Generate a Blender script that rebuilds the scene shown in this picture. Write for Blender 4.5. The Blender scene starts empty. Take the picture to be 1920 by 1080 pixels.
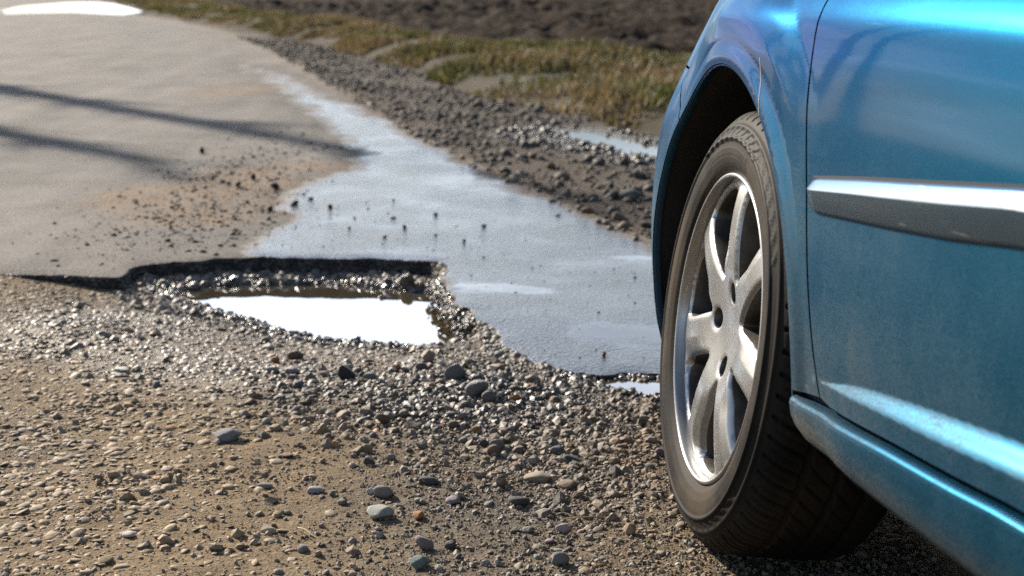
import bpy, bmesh, math, random
import numpy as np
from mathutils import Vector, Matrix
from mathutils.geometry import delaunay_2d_cdt

# ------------------------------------------------------------------ camera, sky, sun, exposure
SC = bpy.context.scene
COL = SC.collection
R_ = math.radians
SUN_AZ, SUN_EL = 41.0, 29.0          # degrees to the left of +Y, and above the horizon
cam_d = bpy.data.cameras.new('camera'); cam = bpy.data.objects.new('camera', cam_d); COL.objects.link(cam)
cam.location = (0, 0, 0.80); cam.rotation_euler = (R_(90 - 12.47), 0, 0)
cam_d.sensor_width = 36; cam_d.lens = 50.0; cam_d.clip_start = 0.05; cam_d.clip_end = 3000
cam_d.dof.use_dof = True; cam_d.dof.focus_distance = 2.02; cam_d.dof.aperture_fstop = 6.0
SC.camera = cam

world = bpy.data.worlds.new('World'); SC.world = world; world.use_nodes = True
wn, wl = world.node_tree.nodes, world.node_tree.links
wn.clear()
wout = wn.new('ShaderNodeOutputWorld'); bg = wn.new('ShaderNodeBackground'); sky = wn.new('ShaderNodeTexSky')
sky.sky_type = 'NISHITA'; sky.sun_disc = False
sky.sun_elevation = R_(SUN_EL); sky.sun_rotation = R_(-SUN_AZ)
sky.air_density = 1.0; sky.dust_density = 0.9; sky.ozone_density = 3.0
bg.inputs[1].default_value = 0.075
# broken cloud added over the whole dome, offset so the pothole mirrors it white
tc = wn.new('ShaderNodeTexCoord'); sep = wn.new('ShaderNodeSeparateXYZ'); wl.new(tc.outputs['Generated'], sep.inputs[0])
def wmath(op, a, b=None):
    n = wn.new('ShaderNodeMath'); n.operation = op
    for i, v in enumerate((a, b)):
        if v is None: continue
        if isinstance(v, (int, float)): n.inputs[i].default_value = v
        else: wl.new(v, n.inputs[i])
    return n.outputs[0]
zz = wmath('ADD', wmath('MAXIMUM', sep.outputs[2], 0.0), 0.10)
cmb = wn.new('ShaderNodeCombineXYZ')
wl.new(wmath('DIVIDE', sep.outputs[0], zz), cmb.inputs[0]); wl.new(wmath('DIVIDE', sep.outputs[1], zz), cmb.inputs[1])
cn = wn.new('ShaderNodeTexNoise'); cn.inputs['Scale'].default_value = 0.42; cn.inputs['Detail'].default_value = 6; cn.inputs['Roughness'].default_value = 0.55
cmap = wn.new('ShaderNodeMapping'); cmap.inputs['Location'].default_value = (8.0, 7.15, 0); wl.new(cmb.outputs[0], cmap.inputs[0]); wl.new(cmap.outputs[0], cn.inputs['Vector'])
cr = wn.new('ShaderNodeValToRGB'); cr.color_ramp.elements[0].position = 0.48; cr.color_ramp.elements[1].position = 0.69
wl.new(cn.outputs[0], cr.inputs[0])
mixw = wn.new('ShaderNodeMix'); mixw.data_type = 'RGBA'
wl.new(cr.outputs[0], mixw.inputs[0]); wl.new(sky.outputs[0], mixw.inputs[6]); bwn = wn.new('ShaderNodeRGBToBW'); wl.new(sky.outputs[0], bwn.inputs[0]); ctint = wn.new('ShaderNodeVectorMath'); ctint.operation = 'SCALE'; ctint.inputs[0].default_value = (0.88, 0.97, 1.09); wl.new(wmath('MULTIPLY', bwn.outputs[0], 2.7), ctint.inputs['Scale']); wl.new(ctint.outputs[0], mixw.inputs[7])
wl.new(mixw.outputs[2], bg.inputs[0]); wl.new(bg.outputs[0], wout.inputs[0])

sun_d = bpy.data.lights.new('sun', 'SUN'); sun_d.energy = 5.0; sun_d.angle = R_(0.8); sun_d.color = (1.0, 0.90, 0.76)
sun = bpy.data.objects.new('sun', sun_d); COL.objects.link(sun)
az, el = R_(SUN_AZ), R_(SUN_EL)
SUNV = Vector((-math.sin(az) * math.cos(el), math.cos(az) * math.cos(el), math.sin(el)))
sun.rotation_euler = SUNV.to_track_quat('Z', 'Y').to_euler()
sun.location = (-20, 18, 20)
vs = SC.view_settings; vs.view_transform = 'Standard'; vs.look = 'None'; vs.gamma = 1.0; vs.use_curve_mapping = False
vs.exposure = 1.03
SC.cycles.use_denoising = False; SC.cycles.sample_clamp_indirect = 2.5; SC.cycles.caustics_reflective = False; SC.cycles.caustics_refractive = False

# ------------------------------------------------------------------ helpers
rng = np.random.default_rng(7)
random.seed(7)

def hash2(i, j, seed):
    n = (i.astype(np.int64) * 374761393 + j.astype(np.int64) * 668265263 + seed * 974711) & 0xffffffff
    n = ((n ^ (n >> 13)) * 1274126177) & 0xffffffff
    n = ((n ^ (n >> 15)) * 2246822519) & 0xffffffff
    return ((n ^ (n >> 16)) & 0xffffff) / float(0xffffff)

def vnoise(x, y, seed=0):
    i = np.floor(x); j = np.floor(y); u = x - i; v = y - j
    u = u * u * u * (u * (u * 6 - 15) + 10); v = v * v * v * (v * (v * 6 - 15) + 10)
    i = i.astype(np.int64); j = j.astype(np.int64)
    a = hash2(i, j, seed); b = hash2(i + 1, j, seed); c = hash2(i, j + 1, seed); d = hash2(i + 1, j + 1, seed)
    return (a + (b - a) * u) * (1 - v) + (c + (d - c) * u) * v

def fbm(x, y, size, octaves=4, seed=0, gain=0.5):
    x = np.asarray(x, float); y = np.asarray(y, float)
    s = np.zeros(np.broadcast(x, y).shape); amp = 1.0; tot = 0.0; f = 1.0 / size
    for k in range(octaves):
        cs, sn = math.cos(k * 1.1), math.sin(k * 1.1)
        s = s + amp * (vnoise((x * cs - y * sn) * f + 17.3 * k, (x * sn + y * cs) * f - 9.1 * k, seed + k) - 0.5)
        tot += amp; amp *= gain; f *= 2.03
    return 2 * s / tot

def sstep(a, b, x):
    t = np.clip((np.asarray(x, float) - a) / (b - a), 0, 1)
    return t * t * (3 - 2 * t)

def poly_sd(P, x, y, chunk=60000):
    """signed distance to closed polygon P: negative inside"""
    P = np.asarray(P, float); Q = np.roll(P, -1, 0)
    x = np.asarray(x, float).ravel(); y = np.asarray(y, float).ravel()
    out = np.empty(len(x))
    for c in range(0, len(x), chunk):
        X = x[c:c + chunk, None]; Y = y[c:c + chunk, None]
        ex, ey = Q[:, 0] - P[:, 0], Q[:, 1] - P[:, 1]
        t = np.clip(((X - P[:, 0]) * ex + (Y - P[:, 1]) * ey) / (ex * ex + ey * ey + 1e-12), 0, 1)
        d = np.hypot(X - (P[:, 0] + t * ex), Y - (P[:, 1] + t * ey)).min(1)
        cond = ((P[:, 1] > Y) != (Q[:, 1] > Y)) & (X < (Q[:, 0] - P[:, 0]) * (Y - P[:, 1]) / (Q[:, 1] - P[:, 1] + 1e-15) + P[:, 0])
        out[c:c + chunk] = np.where(cond.sum(1) % 2 == 1, -d, d)
    return out

def line_x(P, y):
    """x of a polyline given as (x, y) at heights y"""
    P = np.array(sorted(P, key=lambda p: p[1])); return np.interp(y, P[:, 1], P[:, 0])

def new_mesh(name, V, F, mat=None, parent=None, smooth=True, link=True):
    V = np.asarray(V, np.float32); me = bpy.data.meshes.new(name)
    F = np.asarray(F, np.int32); n = F.shape[1]
    me.vertices.add(len(V)); me.vertices.foreach_set('co', V.ravel())
    me.loops.add(F.size); me.loops.foreach_set('vertex_index', F.ravel())
    me.polygons.add(len(F)); me.polygons.foreach_set('loop_start', np.arange(0, F.size, n, dtype=np.int32))
    me.polygons.foreach_set('use_smooth', np.full(len(F), smooth))
    me.update(calc_edges=True); me.validate(clean_customdata=False)
    if mat: me.materials.append(mat)
    if not link: return me
    return link_obj(name, me, parent)

def link_obj(name, me, parent=None):
    o = bpy.data.objects.new(name, me); COL.objects.link(o)
    if parent is not None: o.parent = parent
    return o

def attr(o, name, vals, typ='FLOAT'):
    me = o.data if hasattr(o, 'data') else o
    a = me.attributes.new(name, typ, 'POINT')
    v = np.asarray(vals, np.float32)
    if typ == 'FLOAT_COLOR':
        if v.shape[1] == 3: v = np.hstack([v, np.ones((len(v), 1), np.float32)])
        a.data.foreach_set('color', v.ravel())
    else: a.data.foreach_set('value', v.ravel())

def tag(o, label=None, cat=None, group=None, kind=None):
    if label: o['label'] = label
    if cat: o['category'] = cat
    if group: o['group'] = group
    if kind: o['kind'] = kind
    return o

def empty(name, parent=None, mat=None):
    o = bpy.data.objects.new(name, None); COL.objects.link(o); o.empty_display_size = 0.1
    if parent is not None: o.parent = parent
    if mat is not None: o.matrix_local = mat
    return o

# ------------------------------------------------------------------ node helper
class NT:
    def __init__(s, name):
        s.m = bpy.data.materials.new(name); s.m.use_nodes = True; s.t = s.m.node_tree
        s.b = s.t.nodes['Principled BSDF']; s.out = s.t.nodes['Material Output']
    def n(s, typ, **kw):
        nd = s.t.nodes.new('ShaderNode' + typ)
        for k, v in kw.items(): setattr(nd, k, v)
        return nd
    def put(s, sock, v):
        if v is None: return
        if hasattr(v, 'is_output') or isinstance(v, bpy.types.NodeSocket): s.t.links.new(v, sock)
        else:
            if isinstance(v, (tuple, list)) and len(v) == 3 and sock.type == 'RGBA': v = (*v, 1)
            sock.default_value = v
    def set(s, name, v): s.put(s.b.inputs[name], v)
    def math(s, op, a, b=None, clamp=False):
        nd = s.n('Math', operation=op, use_clamp=clamp); s.put(nd.inputs[0], a); s.put(nd.inputs[1], b); return nd.outputs[0]
    def mix(s, f, a, b, blend='MIX'):
        nd = s.n('Mix', data_type='RGBA', blend_type=blend); s.put(nd.inputs[0], f); s.put(nd.inputs[6], a); s.put(nd.inputs[7], b); return nd.outputs[2]
    def mixf(s, f, a, b):
        nd = s.n('Mix', data_type='FLOAT'); s.put(nd.inputs[0], f); s.put(nd.inputs[2], a); s.put(nd.inputs[3], b); return nd.outputs[0]
    def coord(s, which='Object'): return s.n('TexCoord').outputs[which]
    def mapping(s, vec, scale=(1, 1, 1), rot=(0, 0, 0)):
        nd = s.n('Mapping'); s.put(nd.inputs[0], vec); nd.inputs['Scale'].default_value = scale; nd.inputs['Rotation'].default_value = rot; return nd.outputs[0]
    def noise(s, scale, detail=4, rough=0.55, vec=None, out=0):
        nd = s.n('TexNoise'); s.put(nd.inputs['Vector'], vec if vec is not None else s.coord()); nd.inputs['Scale'].default_value = scale
        nd.inputs['Detail'].default_value = detail; nd.inputs['Roughness'].default_value = rough; return nd.outputs[out]
    def voro(s, scale, vec=None, feature='F1', out='Distance'):
        nd = s.n('TexVoronoi', feature=feature); s.put(nd.inputs['Vector'], vec if vec is not None else s.coord()); nd.inputs['Scale'].default_value = scale; return nd.outputs[out]
    def ramp(s, f, *stops):
        nd = s.n('ValToRGB'); s.put(nd.inputs[0], f); e = nd.color_ramp.elements
        while len(e) < len(stops): e.new(0.5)
        for k, (p, c) in enumerate(stops):
            e[k].position = p; e[k].color = (c, c, c, 1) if isinstance(c, (int, float)) else (*c, 1)
        return nd.outputs[0]
    def attr(s, name, out='Fac'):
        return s.n('Attribute', attribute_name=name).outputs[out]
    def bump(s, h, strength=0.5, dist=0.01, prev=None):
        nd = s.n('Bump'); s.put(nd.inputs['Height'], h); nd.inputs['Strength'].default_value = strength; nd.inputs['Distance'].default_value = dist
        if prev is not None: s.put(nd.inputs['Normal'], prev)
        return nd.outputs[0]

def simple(name, col, rough=0.6, metal=0.0, var=0.15, scale=40, bump=0.0):
    t = NT(name); f = t.noise(scale, 4)
    t.set('Base Color', t.mix(t.ramp(f, (0.3, 0.0), (0.7, 1.0)), tuple(c * (1 - var) for c in col), tuple(min(1, c * (1 + var)) for c in col)))
    t.set('Roughness', rough); t.set('Metallic', metal)
    if bump: t.set('Normal', t.bump(t.noise(scale * 4, 5), bump, 0.003))
    return t.m

# ------------------------------------------------------------------ plan of the place (metres, camera above the origin looking along +Y)
EDGE = [(-2.6,3.66),(-2.046,3.656),(-1.739,3.752),(-1.374,3.738),(-1.255,3.724),(-1.137,3.71),(-1.04,3.696),(-1.049,3.795),(-1.029,3.853),(-0.978,3.876),(-0.911,3.906),(-0.815,3.952),(-0.697,3.968),(-0.573,3.945),(-0.481,3.929),(-0.392,3.945),(-0.299,3.914),(-0.199,3.891),(-0.166,3.795),(-0.188,3.669),(-0.165,3.526),(-0.127,3.376),(-0.075,3.237),(-0.03,3.08),(0.006,2.955),(0.056,2.86),(0.109,2.811),(0.185,2.791),(0.241,2.811),(0.309,2.791),(0.49,2.732),(0.70,2.78)]
RIGHT = [(0.76,2.9),(0.664,3.184),(0.422,4.174),(0.251,4.731),(-0.053,5.646),(-0.415,6.912),(-0.932,8.919),(-1.498,11.192),(-2.391,14.671),(-3.849,19.664),(-5.719,24.624),(-7.067,27.803),(-12.942,43.469),(-38,110),(-145,400)]
LEFT = [(-151,398),(-44.5,108),(-19,41.5),(-13,25.7),(-8.4,13.0),(-6.6,8.0),(-5.0,4.2),(-4.6,3.2)]
POOL = [(-0.881,3.726),(-0.811,3.772),(-0.714,3.792),(-0.526,3.806),(-0.345,3.746),(-0.228,3.7),(-0.184,3.618),(-0.171,3.469),(-0.141,3.306),(-0.128,3.205),(-0.171,3.156),(-0.247,3.19),(-0.323,3.205),(-0.388,3.234),(-0.454,3.259),(-0.51,3.295),(-0.603,3.397),(-0.698,3.481),(-0.785,3.575),(-0.859,3.674)]
POOL2 = [(0.125,2.788),(0.186,2.803),(0.307,2.815),(0.483,2.819),(0.485,2.701),(0.383,2.647),(0.291,2.665),(0.251,2.675),(0.202,2.719),(0.15,2.757)]
WET = [(-2.514,13.214),(-1.674,10.218),(-1.115,8.062),(-0.819,6.821),(-0.616,6.062),(-0.682,5.646),(-0.799,5.283),(-0.808,4.844),(-0.695,4.571),(-0.783,4.281),(-0.791,3.984),(-0.77,3.90),(-0.173,3.759),(-0.20,3.526),(-0.08,3.06),(0.053,2.68),(0.56,2.5),(0.76,2.9),(0.664,3.184),(0.411,4.064),(0.243,4.571),(-0.052,5.495),(-0.406,6.755),(-0.784,8.062),(-1.216,9.315),(-1.678,10.738)]
THIN = [[(-0.158,3.59),(-0.083,3.609),(0.055,3.551),(0.134,3.495),(0.053,3.452),(-0.081,3.495),(-0.149,3.526)],[(0.097,3.104),(0.171,3.149),(0.291,3.144),(0.408,3.109),(0.394,2.99),(0.277,3.0),(0.163,3.028),(0.107,3.065)],[(0.271,3.945),(0.333,3.968),(0.422,3.945),(0.417,3.898),(0.328,3.898)]]
GRASS = [(3.4,3.0),(2.6,4.2),(1.596,5.713),(1.181,6.405),(0.782,7.594),(0.45,8.6),(-0.073,9.77),(-0.309,10.38),(-0.843,12.612),(-1.873,15.809),(-2.686,18.167),(-4.261,22.203),(-6.933,28.516),(-12.782,44.583),(-37,112),(-140,400)]
FIELD = [(14,3.0),(9,8.0),(4.6,11.3),(3.16,12.6),(2.176,12.9),(0.692,13.4),(-0.393,14.8),(-1.391,17.6),(-2.761,21.6),(-5.357,28.6),(-8.326,37.92),(-13.851,53.109),(-35,115),(-130,400)]
FARPOOL = [(-10.899,31.0),(-11.854,35.022),(-12.055,39.501),(-11.539,40.236),(-10.261,37.449),(-7.678,30.134),(-7.476,27.803),(-8.852,29.315),(-9.586,28.922),(-9.856,28.166)]
VPOOL = [(0.281,7.648),(0.376,7.731),(0.48,7.54),(0.605,7.333),(0.735,6.996),(0.857,6.709),(0.819,6.405),(0.658,6.605),(0.515,6.861),(0.403,7.161),(0.302,7.333)]
def chaikin(P, k=2):
    P = np.array(P, float)
    for _ in range(k):
        Q = np.roll(P, -1, 0); P = np.stack([.75 * P + .25 * Q, .25 * P + .75 * Q], 1).reshape(-1, 2)
    return P
WET = chaikin(WET); THIN = [chaikin(P) for P in THIN]
POOL = [(x * 1.0096, y * 1.0096) for x, y in POOL]
POOL_Z, POOL2_Z, VPOOL_Z = -0.044, -0.008, -0.035

def asphalt_z(x, y):
    return 0.006 + 0.014 * sstep(2.8, 3.3, y) + 0.004 * fbm(x, y, 1.3, 2, 40)

def rough_line(P, step, amp, seed):
    """resample a polyline and give it a broken outline"""
    P = np.array(P, float); d = np.r_[0, np.cumsum(np.hypot(*np.diff(P, axis=0).T))]
    n = int(d[-1] / step); t = np.linspace(0, d[-1], n)
    x = np.interp(t, d, P[:, 0]); y = np.interp(t, d, P[:, 1])
    return np.stack([x + amp * fbm(t, t * 0, 0.07, 4, seed, 0.65), y + amp * fbm(t, t * 0 + 5, 0.07, 4, seed + 9, 0.65)], 1)

EDGE_F = rough_line(EDGE, 0.009, 0.020, 3)
RIGHT_F = np.array(RIGHT)
ROAD_POLY = np.vstack([EDGE_F, RIGHT_F, LEFT])
# coarser copy for distance queries
ROAD_Q = np.vstack([EDGE_F[::3], RIGHT_F, LEFT])

def ground_z(x, y, with_noise=True):
    """bare earth: broken shoulder, pothole bowl, verge"""
    x = np.asarray(x, float); y = np.asarray(y, float); shp = np.broadcast(x, y).shape
    x = np.broadcast_to(x, shp); y = np.broadcast_to(y, shp)
    xr = line_x(RIGHT, y); xg = line_x(GRASS, y); xf = line_x(FIELD, y)
    z = np.full(shp, -0.004)
    z = z + 0.0165 * sstep(3.1, 3.65, y) * sstep(-0.80, -1.08, x)             # up to the crack line at the edge of the asphalt
    z = z + 0.010 * np.exp(-(((x + 0.10) / 0.28) ** 2 + ((y - 2.72) / 0.22) ** 2))   # low ridge of gravel before the pothole
    z = z - 0.105 * np.maximum(0, x - 0.26) * sstep(3.6, 2.9, y)              # shoulder falls away under the car
    sh = np.clip((x - xr) / np.maximum(0.3, xg - xr), 0, 1)
    far = sstep(2.9, 3.6, y)
    z = z + far * np.where(x > xr, -0.05 * sh, 0)
    g = np.clip((x - xg) / np.maximum(0.5, xf - xg), 0, 1) * (x > xg) * far
    z = z + g * 0.10 + far * (x > xg) * (0.16 * np.maximum(0, fbm(x, y, 2.2, 3, 21)) - 0.10 * np.exp(-((x - xg - 0.15) / 0.2) ** 2))
    if with_noise:
        z = z + 0.006 * fbm(x, y, 0.30, 3, 5) + 0.0032 * fbm(x, y, 0.045, 3, 6, 0.6)
    # pothole bowl
    near = (np.abs(x + 0.5) < 1.3) & (np.abs(y - 3.4) < 1.3)
    if near.any():
        sd = poly_sd(POOL, x[near], y[near]) - 0.018; yy = y[near]; xx = x[near]
        slope = 0.10 + 0.02 * sstep(3.6, 3.75, yy) + 0.30 * sstep(-0.24, -0.15, xx)
        bowl = POOL_Z + np.where(sd > 0, slope * sd, 0.22 * sd) + 0.25 * 0.006 * fbm(xx, yy, 0.12, 3, 8)
        bowl = np.maximum(bowl, -0.075)
        zn = z[near]; k = 0.008
        h = np.clip(0.5 + 0.5 * (bowl - zn) / k, 0, 1); zn = bowl + (zn - bowl) * h - k * h * (1 - h)
        z = z.copy(); z[near] = zn
    near = (np.abs(x - 0.3) < 0.6) & (np.abs(y - 2.75) < 0.5)
    if near.any():
        sd = poly_sd(POOL2, x[near], y[near])
        bowl = POOL2_Z + np.where(sd > 0, 0.10 * sd, 0.3 * sd); bowl = np.maximum(bowl, -0.04)
        z = z.copy(); w = sstep(0.12, 0.04, sd); z[near] = z[near] * (1 - w) + np.minimum(np.maximum(z[near], bowl * (sd > 0) + -1 * (sd <= 0)), bowl + 0.004) * w
    near = (np.abs(x - 0.55) < 1.0) & (np.abs(y - 7.1) < 1.4)
    if near.any():
        sd = poly_sd(VPOOL, x[near], y[near]); bowl = VPOOL_Z + 0.10 * sd + 0.012 * fbm(x[near], y[near], 0.15, 3, 33)
        z = z.copy(); w = sstep(0.25, 0.05, sd); z[near] = z[near] * (1 - w) + bowl * w
    return z

def ground_final(x, y):
    z = ground_z(x, y)
    x = np.asarray(x, float); y = np.asarray(y, float); shp = z.shape
    sd = poly_sd(ROAD_Q, x, y).reshape(shp)
    under = asphalt_z(x, y) - 0.055 - 0.12 * sstep(0.2, 1.2, -sd)
    w = sstep(-0.004, -0.03, sd)
    z = z * (1 - w) + np.minimum(z, under) * w
    xf = line_x(FIELD, y)
    z = z - 0.6 * sstep(0.3, 1.5, x - xf) * sstep(2.0, 3.0, y)
    return z, sd

# ------------------------------------------------------------------ earth
def lerp3(a, b, f): return a + (b - a) * np.asarray(f)[..., None]
def earth_material():
    t = NT('earth'); g = t.coord()
    c = t.attr('tint', 'Color'); wet = t.attr('wet')
    n1 = t.noise(7, 6, 0.6, g); n2 = t.noise(90, 6, 0.7, g); n3 = t.noise(420, 3, 0.6, g)
    col = t.mix(0.6, c, t.ramp(n2, (0.30, 0.28), (0.5, 0.5), (0.72, 0.80)), 'OVERLAY')
    col = t.mix(0.35, col, t.ramp(n3, (0.3, 0.2), (0.7, 0.8)), 'OVERLAY')
    col = t.mix(0.35, col, t.ramp(n1, (0.3, 0.3), (0.7, 0.7)), 'OVERLAY')
    vg = t.n('TexVoronoi', feature='SMOOTH_F1'); t.put(vg.inputs['Vector'], t.mapping(g, (1, 1, .3))); vg.inputs['Scale'].default_value = 150; vg.inputs['Smoothness'].default_value = 0.35
    vsep = t.n('SeparateColor'); t.put(vsep.inputs[0], vg.outputs['Color'])
    grit = t.math('MULTIPLY', t.ramp(vg.outputs['Distance'], (0.15, 1.0), (0.55, 0.0)), t.ramp(vsep.outputs[0], (0.35, 0.0), (0.55, 1.0)))
    col = t.mix(t.math('MULTIPLY', grit, 0.55), col, t.ramp(vsep.outputs[1], (0.0, (0.05, 0.046, 0.042)), (0.5, (0.16, 0.135, 0.105)), (1.0, (0.26, 0.235, 0.20))))
    wf = t.math('MULTIPLY', wet, t.ramp(n1, (0.25, 0.5), (0.6, 1.0)), True)
    col = t.mix(wf, col, t.mix(1.0, col, (0.38, 0.36, 0.35), 'MULTIPLY'))
    t.set('Base Color', col); t.set('Roughness', t.mixf(wf, 0.92, 0.28)); t.set('Specular IOR Level', t.mixf(wf, 0.25, 0.6))
    b = t.bump(n2, 0.7, 0.014); b = t.bump(grit, 0.9, 0.006, b); b = t.bump(n3, 0.9, 0.004, b); t.set('Normal', b)
    return t.m
M_EARTH = earth_material()

def axis(lo, hi, step, far_lo, far_hi, growth):
    a = list(np.arange(lo, hi, step)); s = step
    while a[-1] < far_hi: s *= growth; a.append(a[-1] + s)
    s = step; b = [a[0]]
    while b[-1] > far_lo: s *= growth; b.append(b[-1] - s)
    return np.array(b[:0:-1] + a)
gx = axis(-1.25, 0.75, 0.0065, -420, 420, 1.07); gy = axis(1.62, 4.0, 0.0065, -60, 620, 1.045)
GX, GY = np.meshgrid(gx, gy)
GZ, GSD = ground_final(GX.ravel(), GY.ravel())
nx, ny = len(gx), len(gy)
idx = np.arange(nx * ny).reshape(ny, nx)
GF = np.stack([idx[:-1, :-1].ravel(), idx[:-1, 1:].ravel(), idx[1:, 1:].ravel(), idx[1:, :-1].ravel()], 1)
X, Y = GX.ravel(), GY.ravel()
TAN = np.array([0.245, 0.175, 0.100]); GREY = np.array([0.082, 0.060, 0.040]); STONY = np.array([0.145, 0.114, 0.078]); VERGE = np.array([0.050, 0.045, 0.020]); SHOULD = np.array([0.075, 0.056, 0.039])
def earth_tint(X, Y):
    xr, xg, xf = line_x(RIGHT, Y), line_x(GRASS, Y), line_x(FIELD, Y)
    n = fbm(X, Y, 0.5, 4, 61)
    ridge = np.exp(-(((X + 0.05) / 0.42) ** 2 + ((Y - 2.62) / 0.30) ** 2))
    c = lerp3(TAN * np.ones((len(X), 1)), STONY, np.clip(0.35 + 0.9 * n, 0, 1))
    c = lerp3(c, GREY, np.clip(ridge * 1.0 + 0.4 * n * ridge, 0, 1))
    sd = poly_sd(POOL, X, Y)
    c = lerp3(c, GREY * 1.1, sstep(0.22, 0.03, sd) * 0.8)
    c = lerp3(c, SHOULD, sstep(-0.05, 0.1, X - xr) * sstep(2.9, 3.4, Y))
    c = lerp3(c, lerp3(VERGE * np.ones((len(X), 1)), np.array([0.060, 0.042, 0.026]), np.clip(0.5 + 1.3 * fbm(X, Y, 1.6, 3, 62), 0, 1)), sstep(-0.15, 0.25, X - xg + 0.2 * n) * sstep(2.5, 3.5, Y))
    c = lerp3(c, VERGE, sstep(0.3, 1.0, line_x(LEFT, Y) - X))
    w = np.maximum(sstep(0.16, 0.02, sd + 0.05 * n), sstep(0.10, 0.0, poly_sd(POOL2, X, Y)))
    w = np.maximum(w, 0.85 * np.clip(ridge * 1.2 - 0.15 + 0.5 * n, 0, 1))
    w = np.maximum(w, sstep(0.5, 0.05, poly_sd(VPOOL, X, Y) + 0.15 * n) * 0.8)
    w = np.maximum(w, 0.6 * sstep(0.35, 0.1, poly_sd([(-0.95, 3.3), (-0.55, 3.15), (-0.2, 3.0), (-0.35, 2.85), (-0.7, 3.0), (-1.0, 3.2)], X, Y) + 0.08 * n))
    return c, np.clip(w, 0, 1)
ground = new_mesh('ground', np.stack([X, Y, GZ], 1), GF, M_EARTH)
tint, wet = earth_tint(X, Y)
attr(ground, 'tint', tint, 'FLOAT_COLOR'); attr(ground, 'wet', wet)
tag(ground, 'tan muddy earth with worn gravel around the broken asphalt', None, None, 'structure')

# ------------------------------------------------------------------ road: an asphalt slab with a broken front edge
def asphalt_material():
    t = NT('asphalt'); g = t.coord()
    wet = t.attr('wet'); thin = t.attr('thin'); mud = t.attr('mud')
    n1 = t.noise(1.1, 5, 0.6, g); n2 = t.noise(14, 5, 0.6, g); agg = t.voro(240, g); aggc = t.voro(240, g, out='Color'); fine = t.noise(500, 3, 0.6, g)
    streak = t.noise(3.0, 5, 0.6, t.mapping(g, (1.0, 0.16, 1.0), (0, 0, R_(-17))))
    dry = t.mix(t.ramp(n1, (0.35, 0.0), (0.68, 1.0)), (0.142, 0.127, 0.111), (0.100, 0.092, 0.083))
    dry = t.mix(0.7, dry, t.ramp(streak, (0.3, 0.25), (0.7, 0.75)), 'OVERLAY')
    sepc = t.n('SeparateColor'); t.put(sepc.inputs[0], aggc)
    dry = t.mix(0.55, dry, t.ramp(sepc.outputs[0], (0.0, 0.22), (0.5, 0.5), (1.0, 0.80)), 'OVERLAY')
    dry = t.mix(t.math('MULTIPLY', mud, t.ramp(n2, (0.35, 0.25), (0.6, 1.0)), True), dry, (0.165, 0.105, 0.058))
    n5 = t.noise(3.2, 4, 0.6, g)
    edge = t.math('ADD', wet, t.math('MULTIPLY', t.math('SUBTRACT', n2, 0.5), 0.45))
    edge = t.math('ADD', edge, t.math('MULTIPLY', t.math('SUBTRACT', n5, 0.5), 0.75))
    wf = t.ramp(edge, (0.42, 0.0), (0.66, 1.0))
    dry = t.mix(t.ramp(edge, (0.10, 0.0), (0.45, 0.75)), dry, t.mix(1.0, dry, (0.52, 0.50, 0.48), 'MULTIPLY'))
    grain = t.voro(95, g); crk = t.n('TexVoronoi', feature='DISTANCE_TO_EDGE'); t.put(crk.inputs['Vector'], t.mix(0.12, g, t.noise(2.5, 4, 0.6, g, 1))); crk.inputs['Scale'].default_value = 0.9
    dry = t.mix(t.math('MULTIPLY', t.ramp(crk.outputs['Distance'], (0.0, 1.0), (0.012, 0.0)), t.ramp(n1, (0.45, 0.0), (0.6, 0.7))), dry, (0.045, 0.04, 0.035))
    dry = t.mix(0.5, dry, t.ramp(grain, (0.1, 0.72), (0.5, 0.42), (0.9, 0.2)), 'OVERLAY')
    te = t.ramp(t.math('ADD', thin, t.math('MULTIPLY', t.math('SUBTRACT', n2, 0.5), 1.1)), (0.28, 0.0), (0.72, 1.0))
    wcol = t.mix(t.ramp(sepc.outputs[0], (0.0, 0.0), (1.0, 1.0)), (0.030, 0.030, 0.033), (0.075, 0.073, 0.072))
    t.set('Base Color', t.mix(wf, dry, wcol))
    wr = t.mixf(te, t.ramp(n2, (0.3, 0.24), (0.7, 0.15)), 0.05)
    t.set('Roughness', t.mixf(wf, 0.9, wr)); t.set('IOR', t.mixf(wf, 1.45, 2.1))
    t.set('Specular IOR Level', t.mixf(wf, 0.3, 0.70))
    st = t.math('MULTIPLY', t.math('SUBTRACT', 1.0, te), t.mixf(wf, 1.0, 0.72))
    h = t.math('ADD', t.math('MULTIPLY', agg, 0.9), t.math('ADD', t.math('MULTIPLY', grain, 1.6), t.math('MULTIPLY', fine, 0.4)))
    b = t.n('Bump'); t.put(b.inputs['Height'], h); t.put(b.inputs['Strength'], t.math('MULTIPLY', t.math('MULTIPLY', st, t.ramp(n5, (0.35, 0.30), (0.65, 1.0))), 0.65)); b.inputs['Distance'].default_value = 0.004
    t.set('Normal', b.outputs[0])
    return t.m
M_ASPH = asphalt_material()

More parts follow.
